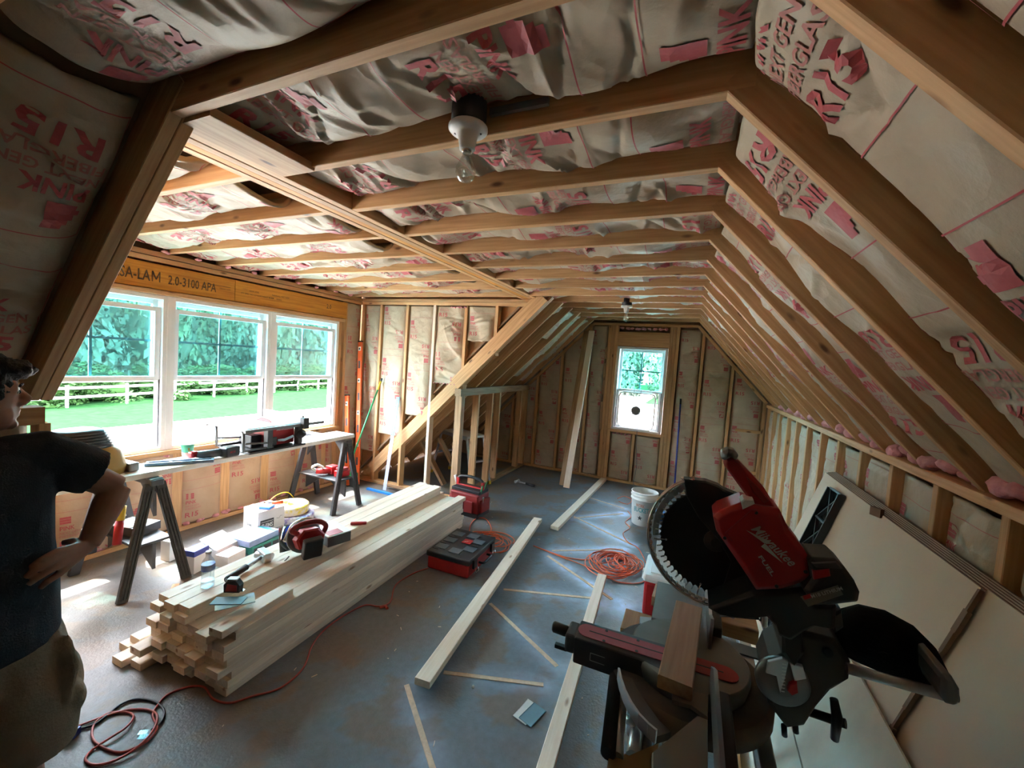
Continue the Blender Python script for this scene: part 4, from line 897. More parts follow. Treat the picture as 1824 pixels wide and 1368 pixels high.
# ---- sawhorses
def sawhorse(cx, cy, lab, dust, zt=.775, sx=.33, sy=.30, ang=0.):
    o = empty('sawhorse', lab, 'sawhorse', (cx, cy, 0)); o.rotation_euler.z = ang; ms = M_dust if dust else M_dkgrey
    MB().box((0, 0, zt - .02), (.66, .075, .04)).build('top_rail', M_dkgrey, o, bev=.006)
    q = MB()
    for k in range(16): q.box((-.31 + .041 * k, 0, zt + .003), (.02, .07, .006))
    q.build('top_teeth', M_grey, o)
    for s in (-1, 1):
        for t in (-1, 1):
            a = V((s * .29, t * .03, zt - .03)); b = V((s * .33, t * sy * .62, .0)); d = b - a
            q = MB(); q.bar(a, b, .058, .03, up=(1, 0, 0)); lg = q.build('leg', ms if s > 0 else M_dkgrey, o, bev=.003)
            q = MB(); nrm = V((s, 0, 0))
            for w_ in (-.018, 0, .018): q.bar(a + d * .06 + V((s * .017, w_, 0)), a + d * .97 + V((s * .017, w_, 0)), .006, .008, up=(1, 0, 0))
            q.build('rib', ms, lg)
    q = MB(); q.box((0, 0, .33), (.60, .22, .018)); q.build('tray', M_dkgrey, o, bev=.005)
    for s in (-1, 1):
        q = MB(); q.prism([(s * .30, -.01, .32), (s * .02, -.01, .32), (s * .30, -.01, .14)], (0, .02, 0)); q.build('gusset', M_dkgrey, o)
        q = MB(); q.prism([(s * .29, -.01, zt - .04), (s * .12, -.01, zt - .04), (s * .18, -.01, zt - .10), (s * .30, -.01, zt - .26)], (0, .02, 0)); q.build('brace', M_dkgrey, o)
    return o
sawhorse(-3.60, 1.55, 'dusty black folding sawhorse nearest the man, under the white plank', True)
sawhorse(-3.67, 3.32, 'black folding sawhorse under the far end of the white plank', False)
o = lumber('plank', (-3.46, .80, .800), (-3.52, 3.43, .800), .27, .038, m=mat('white_primed_wood', (.80, .78, .72), .6)); tag(o, 'long white plank bridging the two sawhorses as a bench', 'plank')
BZ = .820
# ---- table saw
M_tt = mat('bare_cast_aluminium', (.60, .62, .63), .35, .3)
o = empty('table_saw', 'red and black portable table saw standing on the plank', 'saw', (-3.52, 2.45, BZ)); o.rotation_euler.z = 0.0; o.scale = (1.2, .96, .84)
MB().box((0, .02, .012), (.36, .56, .024)).build('base', M_black, o, bev=.006)
for y in (-.06, .25):
    for x in (.14, -.14): MB().box((x, y, .13), (.05, .05, .24)).build('frame_post', M_dkgrey, o, bev=.006)
for x in (-.15, .15): MB().tube([(x, -.02, .035), (x, -.29, .035), (x, -.30, .25)], .013, 8).build('side_bar', M_grey, o); MB().tube([(x, -.28, .11), (x, -.03, .08)], .010, 8).build('side_bar', M_grey, o)
MB().box((-.01, .10, .13), (.25, .27, .20)).build('housing', M_red, o, bev=.012)
MB().box((.02, -.11, .09), (.10, .10, .13)).build('battery', M_black, o, bev=.008)
t = MB().box((0, -.0, .262), (.40, .62, .018)).build('table_top', M_tt, o, bev=.003)
MB().box((0, -.22, .257), (.42, .24, .012)).build('table_extension', M_grey, o)
for x in (.215, -.215): MB().box((x, .06, .25), (.02, .80, .03)).build('rail', M_grey, o)
MB().box((0, .22, .310), (.44, .018, .085)).build('rip_fence', M_tt, o, bev=.003)
MB().box((.235, .22, .27), (.05, .06, .12)).build('fence_clamp', M_black, o, bev=.008)
MB().prism([(-.10, .02, .270), (.08, .02, .270), (.05, .02, .300), (-.04, .02, .315)], (0, .006, 0)).build('blade_cover', M_red, o)
q = MB().lathe((.152, .26, .13), (1, 0, 0), [(0, .05), (.015, .05), (.02, .02), (.05, .015)], 20); q.build('hand_wheel', M_black, o)
q = MB(); q.prism([(.137, .03, .08), (.137, .10, .072), (.137, .20, .10), (.137, .20, .13), (.137, .10, .10), (.137, .03, .105)], (.006, 0, 0)); q.build('bevel_scale', M_chrome, o)
MB().box((.137, .0, .085), (.012, .05, .09)).build('switch_box', M_dkgrey, o, bev=.004)
text_on('print', 'Milwaukee', (.1255, .03, .190), (0, 1, 0), (0, 0, 1), .028, M_logo, o, shear=.3)
# drill / battery tool and cup, level
o = empty('cordless_tool', 'grey cordless tool with black battery lying on the plank', 'power tool', (-3.40, 2.02, BZ)); o.rotation_euler.z = .15
MB().tube([(-.10, -.14, .04), (-.02, -.09, .04), (.0, .02, .04)], [.022, .034, .034], 12).build('body', M_gp, o)
MB().box((.03, .06, .042), (.085, .12, .08)).build('battery', M_black, o, bev=.01)
MB().box((-.08, -.15, .045), (.05, .05, .05)).build('nose', M_red, o, bev=.012)
text_on('print', 'M18', (.0735, .03, .035), (0, 1, 0), (0, 0, 1), .018, M_red, o)
o = lumber('glove', (-3.42, 1.86, BZ + .006), (-3.38, 1.96, BZ + .006), .08, .012, m=M_grey); tag(o, 'small grey card lying in front of the cordless tool', 'card')
o = empty('drinking_cup', 'green and white disposable drinking cup on the plank', 'cup', (-3.53, 1.86, BZ))
MB().lathe((0, 0, 0), (0, 0, 1), [(0, .028), (.002, .030), (.055, .036), (.056, .034)], 20).build('lower_body', M_white, o)
MB().lathe((0, 0, .055), (0, 0, 1), [(0, .036), (.055, .043), (.060, .045), (.062, .042)], 20).build('upper_body', mat('cup_green', (.08, .50, .25), .4), o)
ring_text('logo', 'S', (0, 0, 0), .0405, .068, -.45, .022, M_yel, o)
o = empty('level_square', 'blue-grey plastic frame square lying across the plank', 'square', (-3.42, 1.76, BZ)); o.rotation_euler.z = 1.0
q = MB(); q.box((0, .028, .012), (.40, .018, .022)); q.box((0, -.028, .012), (.40, .018, .022))
for x in (-.19, -.06, .07, .19): q.box((x, 0, .010), (.02, .06, .018))
q.build('frame', mat('slate_blue_plastic', (.16, .24, .34), .4), o, bev=.003)
# yellow tool bag / compressor by the window
o = empty('shop_bucket_bag', 'yellow and black bulky tool case on the plank behind the man', 'case', (-3.52, 1.285, BZ)); o.rotation_euler.z = .1
q = MB(); 
def rr(cx, cy, z, a, b, n=20, p=3.): return [V((cx + a * abs(math.cos(t)) ** (2 / p) * (1 if math.cos(t) > 0 else -1), cy + b * abs(math.sin(t)) ** (2 / p) * (1 if math.sin(t) > 0 else -1), z)) for t in [2 * math.pi * k / n for k in range(n)]]
q.loft([rr(0, 0, 0, .13, .17), rr(0, 0, .05, .135, .18), rr(0, -.01, .16, .13, .165), rr(0, -.03, .20, .11, .14)]); q.build('body', mat('amber_plastic', (.35, .20, .03), .5), o)
q = MB(); q.loft([rr(0, -.02, .19, .115, .13), rr(0, -.03, .21, .118, .135), rr(0, -.05, .30, .105, .115), rr(0, -.05, .31, .09, .10)]); q.build('lid', M_black, o)
q = MB()
for k in range(5): q.loft([rr(0, -.03 - .004 * k, .215 + .018 * k, .121 - .002 * k, .137 - .004 * k), rr(0, -.03 - .004 * k, .221 + .018 * k, .121 - .002 * k, .137 - .004 * k)])
q.build('rib', M_dkgrey, o)
MB().box((.05, .19, .03), (.14, .06, .06)).build('end_block', M_grey, o, bev=.01)
o = MB().box((-3.50, .98, BZ + .02), (.12, .10, .04), Matrix.Rotation(.3, 3, 'Z')).build('green_pack', M_green, bev=.004); tag(o, 'bright green package on the plank seen under the arm', 'package')
# things on the sawhorse trays
o = empty('cordless_tool', 'red cordless tool with white grip on the far sawhorse tray', 'power tool', (-3.62, 3.32, .34))
MB().tube([(-.09, -.10, .05), (-.02, -.03, .05), (.02, .02, .05)], [.03, .035, .032], 12).build('body', M_red, o)
MB().tube(smooth([(-.08, -.11, .06), (-.09, -.15, .10), (-.05, -.12, .13), (-.03, -.06, .09)]), .014, 8).build('grip', M_white, o)
MB().box((.0, .04, .055), (.10, .10, .09)).build('battery', M_red, o, bev=.008)
o = empty('battery_charger', 'red and grey battery pack on the far sawhorse tray, nearer the leg', 'battery', (-3.48, 3.37, .34))
MB().box((0, 0, .035), (.10, .14, .07)).build('body', M_red, o, bev=.008); MB().box((0, .0, .085), (.09, .10, .03)).build('top_block', M_dred, o, bev=.006)
o = empty('carton', 'white and blue flat carton on the near sawhorse tray', 'carton', (-3.58, 1.56, .34)); o.rotation_euler.z = .3
MB().box((0, 0, .03), (.24, .17, .06)).build('body', M_dkgrey, o); MB().box((-.02, -.02, .062), (.16, .13, .006)).build('top', M_white, o)
o = lumber('carton', (-3.75, 1.40, .37), (-3.55, 1.44, .50), .12, .05, m=M_card, up=(0, 0, 1)); tag(o, 'tilted pale carton leaning on the near sawhorse tray', 'carton')
o = empty('caulk_tube', 'red and yellow caulk tube leaning in the near sawhorse', 'tube')
a = V((-3.38, 1.38, .36)); b = V((-3.42, 1.42, .60)); MB().tube([a, a + (b - a) * .62], .024, 14).build('body', M_red, o); MB().tube([a + (b - a) * .62, b], .0242, 14).build('sleeve', M_yel, o)
o = empty('battery_charger', 'black battery charger on the floor side of the near sawhorse', 'charger', (-3.46, 1.24, .34)); MB().box((0, 0, .035), (.14, .10, .07)).build('body', M_black, o, bev=.01); MB().box((0, 0, .072), (.08, .06, .006)).build('cradle', M_grey, o)
# ---- levels, pole, square leaning in the corner
M_hole = mat('vial_window', (.65, .65, .6), .3)
def level(a, b, wd, lab, n):
    a = V(a); b = V(b); d = (b - a).normalized(); o = empty('spirit_level', lab, 'spirit level'); L = (b - a).length
    x, y, z = basis(d, (0, -1, 0)); R = Matrix((x, y, z)).transposed()
    MB().box((a + b) / 2, (L - .03, wd, .024), R).build('body', M_or, o, bev=.002)
    q = MB(); q.box(a + d * .008, (.016, wd + .004, .028), R); q.box(b - d * .008, (.016, wd + .004, .028), R); q.build('end_cap', M_black, o)
    for k in range(n):
        c = a + d * (L * (k + .5) / n) + z * .0125
        if k % 2 == 0:
            f_ = MB().box(c, (.05, wd * .62, .003), R).build('vial_frame', M_white, o); MB().box(c + z * .003, (.028, wd * .34, .003), R).build('vial', M_black, f_)
        else: MB().box(c, (.10, wd * .5, .003), R).build('hand_hole', M_dkgrey, o)
    return o
level((-3.86, 4.00, 0.001), (-4.06, 4.14, 1.88), .062, 'tall orange spirit level leaning in the corner beside the window', 9)
level((-3.93, 3.90, 0.001), (-4.085, 3.98, 1.17), .062, 'shorter orange spirit level leaning left of the tall one', 5)
o = empty('broom_handle', 'green broom pole with yellow tip leaning against the stud wall', 'broom')
a = V((-3.98, 3.93, .16)); b = V((-3.70, 4.18, 1.41)); d = b - a
MB().tube([a, a + d * .88], .011, 10).build('pole', M_green, o); MB().tube([a + d * .88, a + d * .97], .012, 10).build('tip_sleeve', M_yel, o); MB().tube([a + d * .97, b], .012, 10).build('tip', M_black, o)
q = MB(); q.box((-3.93, 3.93, .16), (.24, .05, .06)); q.build('head', M_green, o, bev=.01); q = MB()
for k in range(24): q.box((-4.04 + .0095 * k, 3.93, .07), (.009, .04, .15))
q.build('bristles', M_dkgrey, o)['kind'] = 'stuff'
o = empty('tee_square', 'blue drywall square with white lower half leaning on the studs', 'square')
a = V((-3.40, 3.99, .03)); b = V((-3.43, 4.19, 1.19)); d = (b - a).normalized(); x, y, z = basis(d, (0, -1, 0)); R = Matrix((x, y, z)).transposed(); L = (b - a).length
MB().box(a + d * L * .29, (L * .58, .05, .004), R).build('lower_blade', mat('pale_lilac_metal', (.45, .50, .72), .35), o); MB().box(a + d * L * .79, (L * .42, .05, .004), R).build('upper_blade', M_blue, o)
q = MB()
for k in range(22): q.box(a + d * (L * (.60 + .39 * k / 22)) + z * .003 + y * .012, (.003, .014, .001), R)
q.build('scale_mark', M_white, o)
MB().box((-3.40, 3.96, .012), (.50, .04, .024)).build('head', M_blue, o, bev=.003)
o = lumber('board_offcut', (-3.5, 4.12, .05), (-3.05, 4.12, .05), .05, .02, m=M_old); tag(o, 'short grey offcut on the sole plate behind the blue square', 'lumber')
# ---- cartons and coils on the floor at the left
def carton(nm_, lab, c, s, ang, m, m2=None, top=None):
    o = empty(nm_, lab, 'box', (c[0], c[1], c[2] if len(c) > 2 else 0)); o.rotation_euler.z = ang
    MB().box((0, 0, s[2] / 2), s).build('body', m, o, bev=.002)
    if m2: MB().box((0, 0, s[2] + .0008), (s[0] * (top or .98), s[1] * (top or .98), .0016)).build('top_flap', m2, o)
    return o
M_rl = mat('red_tinted_lid', (.78, .30, .28), .6, col2=(.85, .6, .58), nscale=10)
o = carton('shims_carton', 'white cardboard box printed SHIMS standing on the floor', (-3.52, 2.50), (.24, .24, .25), -.10, M_card, M_rl)
q = MB(); q.bx((.121, -.10, .085), (.1215, .02, .17)); q.build('label_block', M_dkgrey, o)
text_on('print', 'SHIMS', (.1215, -.093, .095), (0, 1, 0), (0, 0, 1), .040, M_white, o, width=.105, bold=.03)
q = MB(); q.bx((.1216, -.093, .148), (.1222, .013, .152)); q.build('label_rule', M_white, o)
text_on('print', 'SHIMS', (-.05, -.1205, .10), (1, 0, 0), (0, 0, 1), .020, M_dkgrey, o)
q = MB()
q.tube([(.1212, .045, .155), (.1212, .07, .15), (.1212, .08, .17), (.1212, .10, .165)], .0015, 4); q.build('logo', M_dkgrey, o)
q = MB(); q.bx((.1212, .035, .06), (.1218, .105, .064)); q.bx((.1212, .035, .04), (.1218, .105, .044)); q.bx((.1212, .035, .04), (.1218, .039, .064)); q.bx((.1212, .101, .04), (.1218, .105, .064)); q.build('print_frame', M_dkgrey, o)
o = carton('blue_pack', 'small blue packet on top of the SHIMS box', (-3.46, 2.48, .2524), (.10, .08, .022), .4, M_blue, M_white, .8)
o = MB().tube([(-3.50, 2.56, .27), (-3.44, 2.63, .27)], .014, 10).build('orange_tube', M_or); tag(o, 'short orange tube lying on the SHIMS box corner', 'tube')
o = MB().tube([(-3.56, 2.52, .268), (-3.50, 2.56, .268), (-3.52, 2.60, .268)], .012, 8).build('chain_piece', M_chrome); tag(o, 'bright metal fitting on top of the SHIMS box', 'fitting')
M_yw = mat('yellow_printed_wrap', (.72, .55, .06), .45, col2=(.70, .62, .55), nscale=22, mix=.25); M_pw = mat('white_printed_wrap', (.62, .58, .58), .45, col2=(.18, .14, .36), nscale=20, mix=.25)
def ring(nm_, lab, c, r0, r1, h, m):
    o = MB().lathe(c, (0, 0, 1), [(0, r0), (0, r1 - .01), (.01, r1), (h - .01, r1), (h, r1 - .01), (h, r0), (0, r0)], 36).build(nm_, m); tag(o, lab, 'coil'); return o
ring('wire_coil', 'white wrapped cable coil lying on the floor under the yellow one', (-3.56, 2.86, .001), .07, .175, .075, M_pw)
ring('wire_coil', 'yellow wrapped cable coil on top of the white one', (-3.60, 2.84, .077), .06, .165, .085, M_yw)
o = MB().tube(smooth([(-3.72, 2.62, .02), (-3.74, 2.66, .14), (-3.76, 2.78, .22), (-3.76, 2.92, .22), (-3.74, 3.0, .12)]), .004, 6).build('loose_wire', M_yel); tag(o, 'yellow cable end arching behind the coils', 'cable')
M_tg = mat('teal_green_print', (.05, .30, .24), .5)
o = carton('tile_carton', 'dark green printed carton lying in front of the SHIMS box', (-3.28, 2.30), (.18, .27, .075), .05, M_tg, None)
q = MB()
for k in range(3): q.bx((.0905, -.12 + .085 * k, .015), (.0912, -.05 + .085 * k, .055))
q.build('print_panel', M_dkgrey, o)
o = carton('screw_carton', 'blue-grey printed carton tilted on the dark green one', (-3.30, 2.28, .0755), (.19, .29, .05), .12, mat('blue_grey_print', (.22, .30, .48), .5, col2=(.28, .38, .58), nscale=20), None)
q = MB(); q.box((0, -.12, .0512), (.18, .02, .002)); q.box((0, .11, .0512), (.18, .02, .002)); q.build('teal_band', mat('bright_teal', (.05, .50, .52), .5), o)
q = MB()
for k in range(6): q.box((.03 - .02 * (k % 2), -.07 + .03 * k, .0512), (.05, .006, .002))
q.build('screw_print', M_white, o)
o = carton('white_carton', 'white open carton on the floor left of the green carton', (-3.40, 2.03), (.20, .20, .11), .2, M_card, M_paper)
lumber('open_flap', (-.0, -.10, .14), (0, .10, .14), .16, .003, m=M_paper, up=(.4, 0, 1)).parent = o
o = carton('fastener_box', 'small dark blue and white box beside the sawhorse leg', (-3.33, 1.83), (.10, .12, .17), .25, M_card, M_dblue)
q = MB(); q.bx((-.0512, -.0612, .13), (.0512, .0612, .171)); q.build('top_band', M_dblue, o)
o = carton('fastener_box', 'small red and white box behind the dark blue box', (-3.42, 1.92), (.10, .10, .13), -.2, M_card, M_dblue)
o = carton('red_label_box', 'low white box with red label behind the water bottle', (-3.22, 2.02), (.12, .16, .09), .2, M_card, M_rl)
o = carton('tall_white_box', 'narrow white box standing under the near sawhorse', (-3.66, 1.83), (.09, .09, .16), .2, M_paper)
o = MB().box((-3.16, 1.60, .004), (.04, .16, .006), Matrix.Rotation(.9, 3, 'Z')).build('wood_offcut', M_fir); tag(o, 'thin orange wood offcut on the floor beside the sawhorse', 'lumber')
# ---- step platform in the closet
o = empty('step_platform', 'aluminium folding step platform standing behind the knee framing', 'step platform', (-2.98, 5.10, 0)); o.rotation_euler.z = -.35
PZ = .66
MB().box((0, 0, PZ), (.62, .32, .03)).build('deck', M_white, o, bev=.004)
q = MB(); q.box((0, -.165, PZ - .01), (.64, .02, .05)); q.box((0, .165, PZ - .01), (.64, .02, .05)); q.build('deck_rail', M_alu, o)
for s in (-1, 1):
    for t in (-1, 1):
        l = MB().bar((s * .29, t * .15, PZ - .02), (s * .46, t * .17, .03), .03, .02).build('leg', M_alu, o); MB().bar((s * .452, t * .17, .05), (s * .465, t * .17, .0), .035, .03).build('foot', M_yel, l)
    MB().bar((s * .375, -.16, .33), (s * .375, .16, .33), .05, .02).build('step', M_alu, o)
# ---- box fan in the far window, cord, blue pole
o = empty('box_fan', 'white box fan standing in the lower half of the far window', 'fan'); cx, cz, y = -.745, 1.135, YF + .02
q = MB(); 
pts = [V((cx + a * .265, y, cz + b * .27)) for a, b in [(-1, -.75), (-.93, -.93), (-.75, -1), (.75, -1), (.93, -.93), (1, -.75), (1, .75), (.93, .93), (.75, 1), (-.75, 1), (-.93, .93), (-1, .75), (-1, -.75)]]
q.tube(pts, .010, 8); q.build('frame', M_card, o)
q = MB(); 
for x in (-.05, .05): q.bar((cx + x, y, cz - .27), (cx + x, y, cz + .33), .008, .008)
q.build('strut', M_grey, o)
MB().lathe((cx, y, cz), (0, -1, 0), [(0, .07), (.03, .07), (.04, .05)], 24).build('hub', M_grey, o)
for k in range(5):
    a = k * 2 * math.pi / 5 + .3; u_ = V((math.cos(a), 0, math.sin(a))); t_ = V((-math.sin(a), 0, math.cos(a)))
    q = MB(); q.prism([V((cx, y, cz)) + u_ * .06 - t_ * .015, V((cx, y, cz)) + u_ * .15 - t_ * .035, V((cx, y, cz)) + u_ * .17 + t_ * .01, V((cx, y, cz)) + u_ * .06 + t_ * .02], (0, .012, 0)); q.build('blade', M_pclear, o)
q = MB(); q.box((cx, YF + .02, cz - .285), (.45, .06, .02)); q.build('foot', M_white, o)
MB().tube(smooth([(-.70, YF - .01, .83), (-.69, YF - .02, .6), (-.66, YF - .03, .3), (-.68, YF - .06, .05), (-.60, YF - .15, .008)]), .004, 6).build('cord', M_grey, o)
o = empty('blue_pole', 'thin blue pole leaning on the far wall right of the window', 'pole'); MB().tube([(-.10, YF - .20, .0), (-.13, YF - .01, 1.30)], .012, 8).build('shaft', M_dblue, o); MB().tube([(-.13, YF - .01, 1.30), (-.132, YF - .005, 1.38)], .013, 8).build('cap', M_black, o)
# ================================================================ mitre saw, wood block and stand
ZT = .882; YB = 1.32
def Z(u, v): return (960 + u / 2.3265, 780 + v / 2.3265)
def PY(l, y, z_=True): return [P(*Z(u, v), 1, y) for u, v in l]
def ZZ(u, v): return (1020 + u / 4.17, 1040 + v / 4.17)
ms = empty('mitre_saw', 'large red and black cordless mitre saw with raised blade in the foreground', 'saw')
bc_ = P(1274.6, 963.5, 1, YB)
# blade with teeth
q = MB(); n = 60; ring = []
for k in range(n * 3):
    a = 2 * math.pi * k / (n * 3); r = .157 if k % 3 == 0 else (.150 if k % 3 == 1 else .152); ring.append((bc_.x + r * math.cos(a), YB, bc_.z + r * math.sin(a)))
q.prism(ring, (0, .0026, 0)); q.build('blade', M_blade, ms)
q = MB()
for k in range(n):
    a = 2 * math.pi * k / n
    if math.radians(95) < a < math.radians(310):
        c = V((bc_.x + .1605 * math.cos(a), YB - .004, bc_.z + .1605 * math.sin(a))); q.box(c, (.012, .004, .0035), Matrix.Rotation(-a, 3, 'Y'))
q.build('blade_tip', M_chrome, ms)['kind'] = 'stuff'
MB().lathe((bc_.x, YB - .002, bc_.z), (0, -1, 0), [(0, .032), (.006, .030), (.008, .014), (.016, .013)], 24).build('arbor_washer', M_dgm, ms)
arc = lambda r, a0, a1, y, n=40: [V((bc_.x + r * math.cos(math.radians(a0 + (a1 - a0) * k / n)), y, bc_.z + r * math.sin(math.radians(a0 + (a1 - a0) * k / n)))) for k in range(n + 1)]
g_ = empty('lower_guard'); g_.parent = ms
o_ = arc(.186, 112, 285, YB - .014); i_ = arc(.150, 112, 285, YB - .014)
q = MB(); vs = o_ + i_; N = len(o_); q.add(vs, [(k, k + 1, N + k + 1, N + k) for k in range(N - 1)]); q.build('clear_sheet', M_pclear, g_)
MB().tube(arc(.187, 112, 285, YB - .012), .0045, 8).build('rim', M_chrome, g_); MB().tube(arc(.187, 112, 285, YB + .012), .0045, 8).build('rim', M_chrome, g_)
q = MB()
for k in range(26):
    a = math.radians(120 + k * 6.3); c = V((bc_.x + .183 * math.cos(a), YB, bc_.z + .183 * math.sin(a))); q.ball(c, (.0055, .018, .0055), 8, 6)
q.build('guard_rib', M_steel, g_)['kind'] = 'stuff'
q = MB()
for a in (105, 190, 258): 
    a = math.radians(a); q.tube([V((bc_.x + .17 * math.cos(a), YB - .01, bc_.z + .17 * math.sin(a))), V((bc_.x + .135 * math.cos(a), YB - .012, bc_.z + .135 * math.sin(a)))], .002, 6); q.ball((bc_.x + .135 * math.cos(a), YB - .012, bc_.z + .135 * math.sin(a)), .004, 8, 6)
q.build('spring_pin', M_chrome, ms)['kind'] = 'stuff'
# white backing label seen through the guard
q = MB(); o_ = arc(.176, 118, 190, YB + .016, 16); i_ = arc(.158, 118, 190, YB + .016, 16); q.add(o_ + i_, [(k, k + 1, 17 + k + 1, 17 + k) for k in range(16)]); q.build('label_band', M_white, ms)
# fixed upper guard
q = MB(); q.prism(PY([(600, 172), (690, 180), (745, 200), (765, 215), (850, 250), (960, 330), (1000, 520), (930, 690), (800, 740), (735, 735), (760, 640), (800, 520), (745, 430), (660, 330), (610, 240)], YB - .02), (0, .045, 0), .005); q.build('upper_guard', M_black, ms)
MB().tube(PY([(597, 172), (600, 166)], YB - .0) , .008, 8).build('guard_stop', M_chrome, ms)
# motor housing (red)
hp = PY([(722, 330), (745, 308), (850, 268), (905, 285), (1000, 300), (1040, 385), (1105, 470), (1125, 510), (1132, 585), (1090, 612), (1010, 636), (905, 642), (842, 545), (735, 390)], 1.16)
MB().prism(hp, (0, .12, 0), .014).build('motor_housing', M_red, ms, bev=.003)
q = MB(); q.prism(PY([(770, 395), (880, 300), (905, 300), (800, 430)], 1.156), (0, .01, 0), .003); q.build('housing_ridge', M_red, ms)
MB().prism(PY([(838, 265), (850, 255), (890, 258), (895, 275), (845, 298)], 1.154), (0, .05, 0), .003).build('laser_window', M_white, ms)
q = MB()
for u, v in ((770, 415), (900, 310), (985, 615), (1105, 555)): q.lathe(P(*Z(u, v), 1, 1.159), (0, -1, 0), [(0, .0045), (.002, .004)], 8)
q.build('screw', M_black, ms)['kind'] = 'stuff'
ux = (P(*Z(1045, 530), 1, 1.15) - P(*Z(878, 372), 1, 1.15)); wdt = ux.length; ux.normalize(); uy = V((-ux.z, 0, ux.x))
text_on('brand_print', 'Milwaukee', P(*Z(878, 378), 1, 1.1595), ux, uy, .021, M_logo, ms, width=wdt * 1.0, shear=.35, bold=.02, off=.0008)
lg_ = MB(); lz = [Z(858, 382), Z(960, 430), Z(945, 445), Z(1012, 520), Z(920, 450), Z(935, 438)]; pz = [P(*p, 1, 1.1585) for p in lz]; lg_.add(pz, [(0, 1, 5), (5, 2, 3), (5, 3, 4)]); lg_.build('lightning_print', M_logo, ms)
ux2 = (P(*Z(968, 570), 1, 1.15) - P(*Z(910, 488), 1, 1.15)); w2 = ux2.length; ux2.normalize(); text_on('model_print', 'FUEL', P(*Z(908, 492), 1, 1.1595), ux2, V((-ux2.z, 0, ux2.x)), .009, M_logo, ms, width=w2, bold=.03, off=.0008)
# handle
MB().prism(PY([(765, 100), (772, 84), (800, 78), (832, 100), (880, 150), (935, 210), (985, 290), (1010, 330), (1000, 345), (900, 300), (862, 245), (800, 160), (770, 120)], 1.185), (0, .05, 0), .010).build('handle', M_red, ms, bev=.003)
MB().prism(PY([(755, 88), (757, 60), (785, 48), (812, 52), (830, 75), (820, 96), (798, 82), (772, 96)], 1.18), (0, .06, 0), .010).build('handle_cap', M_grey, ms, bev=.003)
MB().prism(PY([(860, 160), (905, 200), (955, 262), (935, 272), (885, 225)], 1.182), (0, .01, 0), .003).build('trigger_inset', M_dred, ms)
# battery and rear body
MB().prism(PY([(1118, 520), (1135, 502), (1235, 508), (1275, 545), (1315, 600), (1338, 650), (1330, 690), (1240, 700), (1150, 705), (1100, 640), (1135, 590)], 1.14), (0, .11, 0), .012).build('battery', M_black, ms, bev=.003)
MB().prism(PY([(1130, 520), (1235, 516), (1262, 545), (1150, 540)], 1.137), (0, .01, 0), .003).build('battery_ridge', M_dkgrey, ms)
MB().prism(PY([(1135, 552), (1205, 545), (1210, 575), (1140, 590)], 1.136), (0, .02, 0), .003).build('battery_latch', M_red, ms)
lb = MB().prism(PY([(1085, 660), (1240, 612), (1262, 650), (1115, 700)], 1.1365), (0, .003, 0)).build('battery_label', mat('grey_label', (.16, .15, .14), .5), ms)
q = MB(); q.add(PY([(1092, 655), (1125, 645), (1130, 662), (1100, 672)], 1.1355), [(0, 1, 2, 3)]); q.build('label_block', M_red, lb)
ux3 = (P(*Z(1240, 622), 1, 1.13) - P(*Z(1130, 652), 1, 1.13)).normalized(); text_on('print', 'M18 LITHIUM', P(*Z(1132, 664), 1, 1.1358), ux3, V((-ux3.z, 0, ux3.x)), .008, M_logo, lb, off=.0005)
MB().prism(PY([(700, 712), (760, 690), (880, 642), (1010, 636), (1110, 625), (1165, 700), (1240, 705), (1235, 800), (1160, 785), (1110, 810), (1050, 850), (1000, 830), (985, 790), (940, 742), (880, 752), (790, 745), (735, 735)], 1.19), (0, .12, 0), .012).build('arm_casting', M_black, ms, bev=.003)
MB().prism(PY([(750, 742), (905, 722), (915, 755), (800, 745)], 1.26), (0, .02, 0), .002).build('dust_flap', M_dkgrey, ms)
# dust bag: soft swollen sack
top = [(1225, 800), (1240, 718), (1330, 694), (1440, 720), (1560, 785), (1640, 865), (1685, 955)]; bot = [(1245, 880), (1300, 915), (1380, 950), (1470, 990), (1560, 1020), (1640, 1032), (1685, 1015)]
rg = []
for k, (a, b) in enumerate(zip(top, bot)):
    pa, pb = P(*Z(*a), 1, 1.35), P(*Z(*b), 1, 1.35); c = (pa + pb) / 2; h = (pa - pb) / 2; wd = (.04, .05, .055, .06, .06, .05, .03)[k]
    rg.append([c + h * math.sin(t) + V((0, wd * math.cos(t), 0)) for t in [2 * math.pi * i / 18 for i in range(18)]])
MB().loft(rg).build('dust_bag', mat('black_fabric', (.010, .010, .011), .95, col2=(.007, .007, .008), nscale=30, bump=.5, bscale=90, spec=.2), ms)
MB().prism(PY([(1215, 735), (1255, 715), (1265, 790), (1230, 815)], 1.22), (0, .10, 0), .006).build('dust_port', M_dkgrey, ms)
# slide rails
for y in (1.24, 1.36): MB().tube([P(1508, 1190, 1, y), P(1700, 1243, 1, y)] if y < 1.3 else [P(1508, 1190, 1, y), P(1705, 1241, 1, y)], .0125, 14).build('slide_rail', M_alu if y < 1.3 else M_grey, ms)
MB().prism(PY([(1680, 985), (1715, 990), (1750, 1050), (1752, 1100), (1730, 1120), (1690, 1110), (1670, 1060), (1672, 1010)], 1.19), (0, .18, 0), .008).build('rail_end_cap', M_grey, ms, bev=.003)
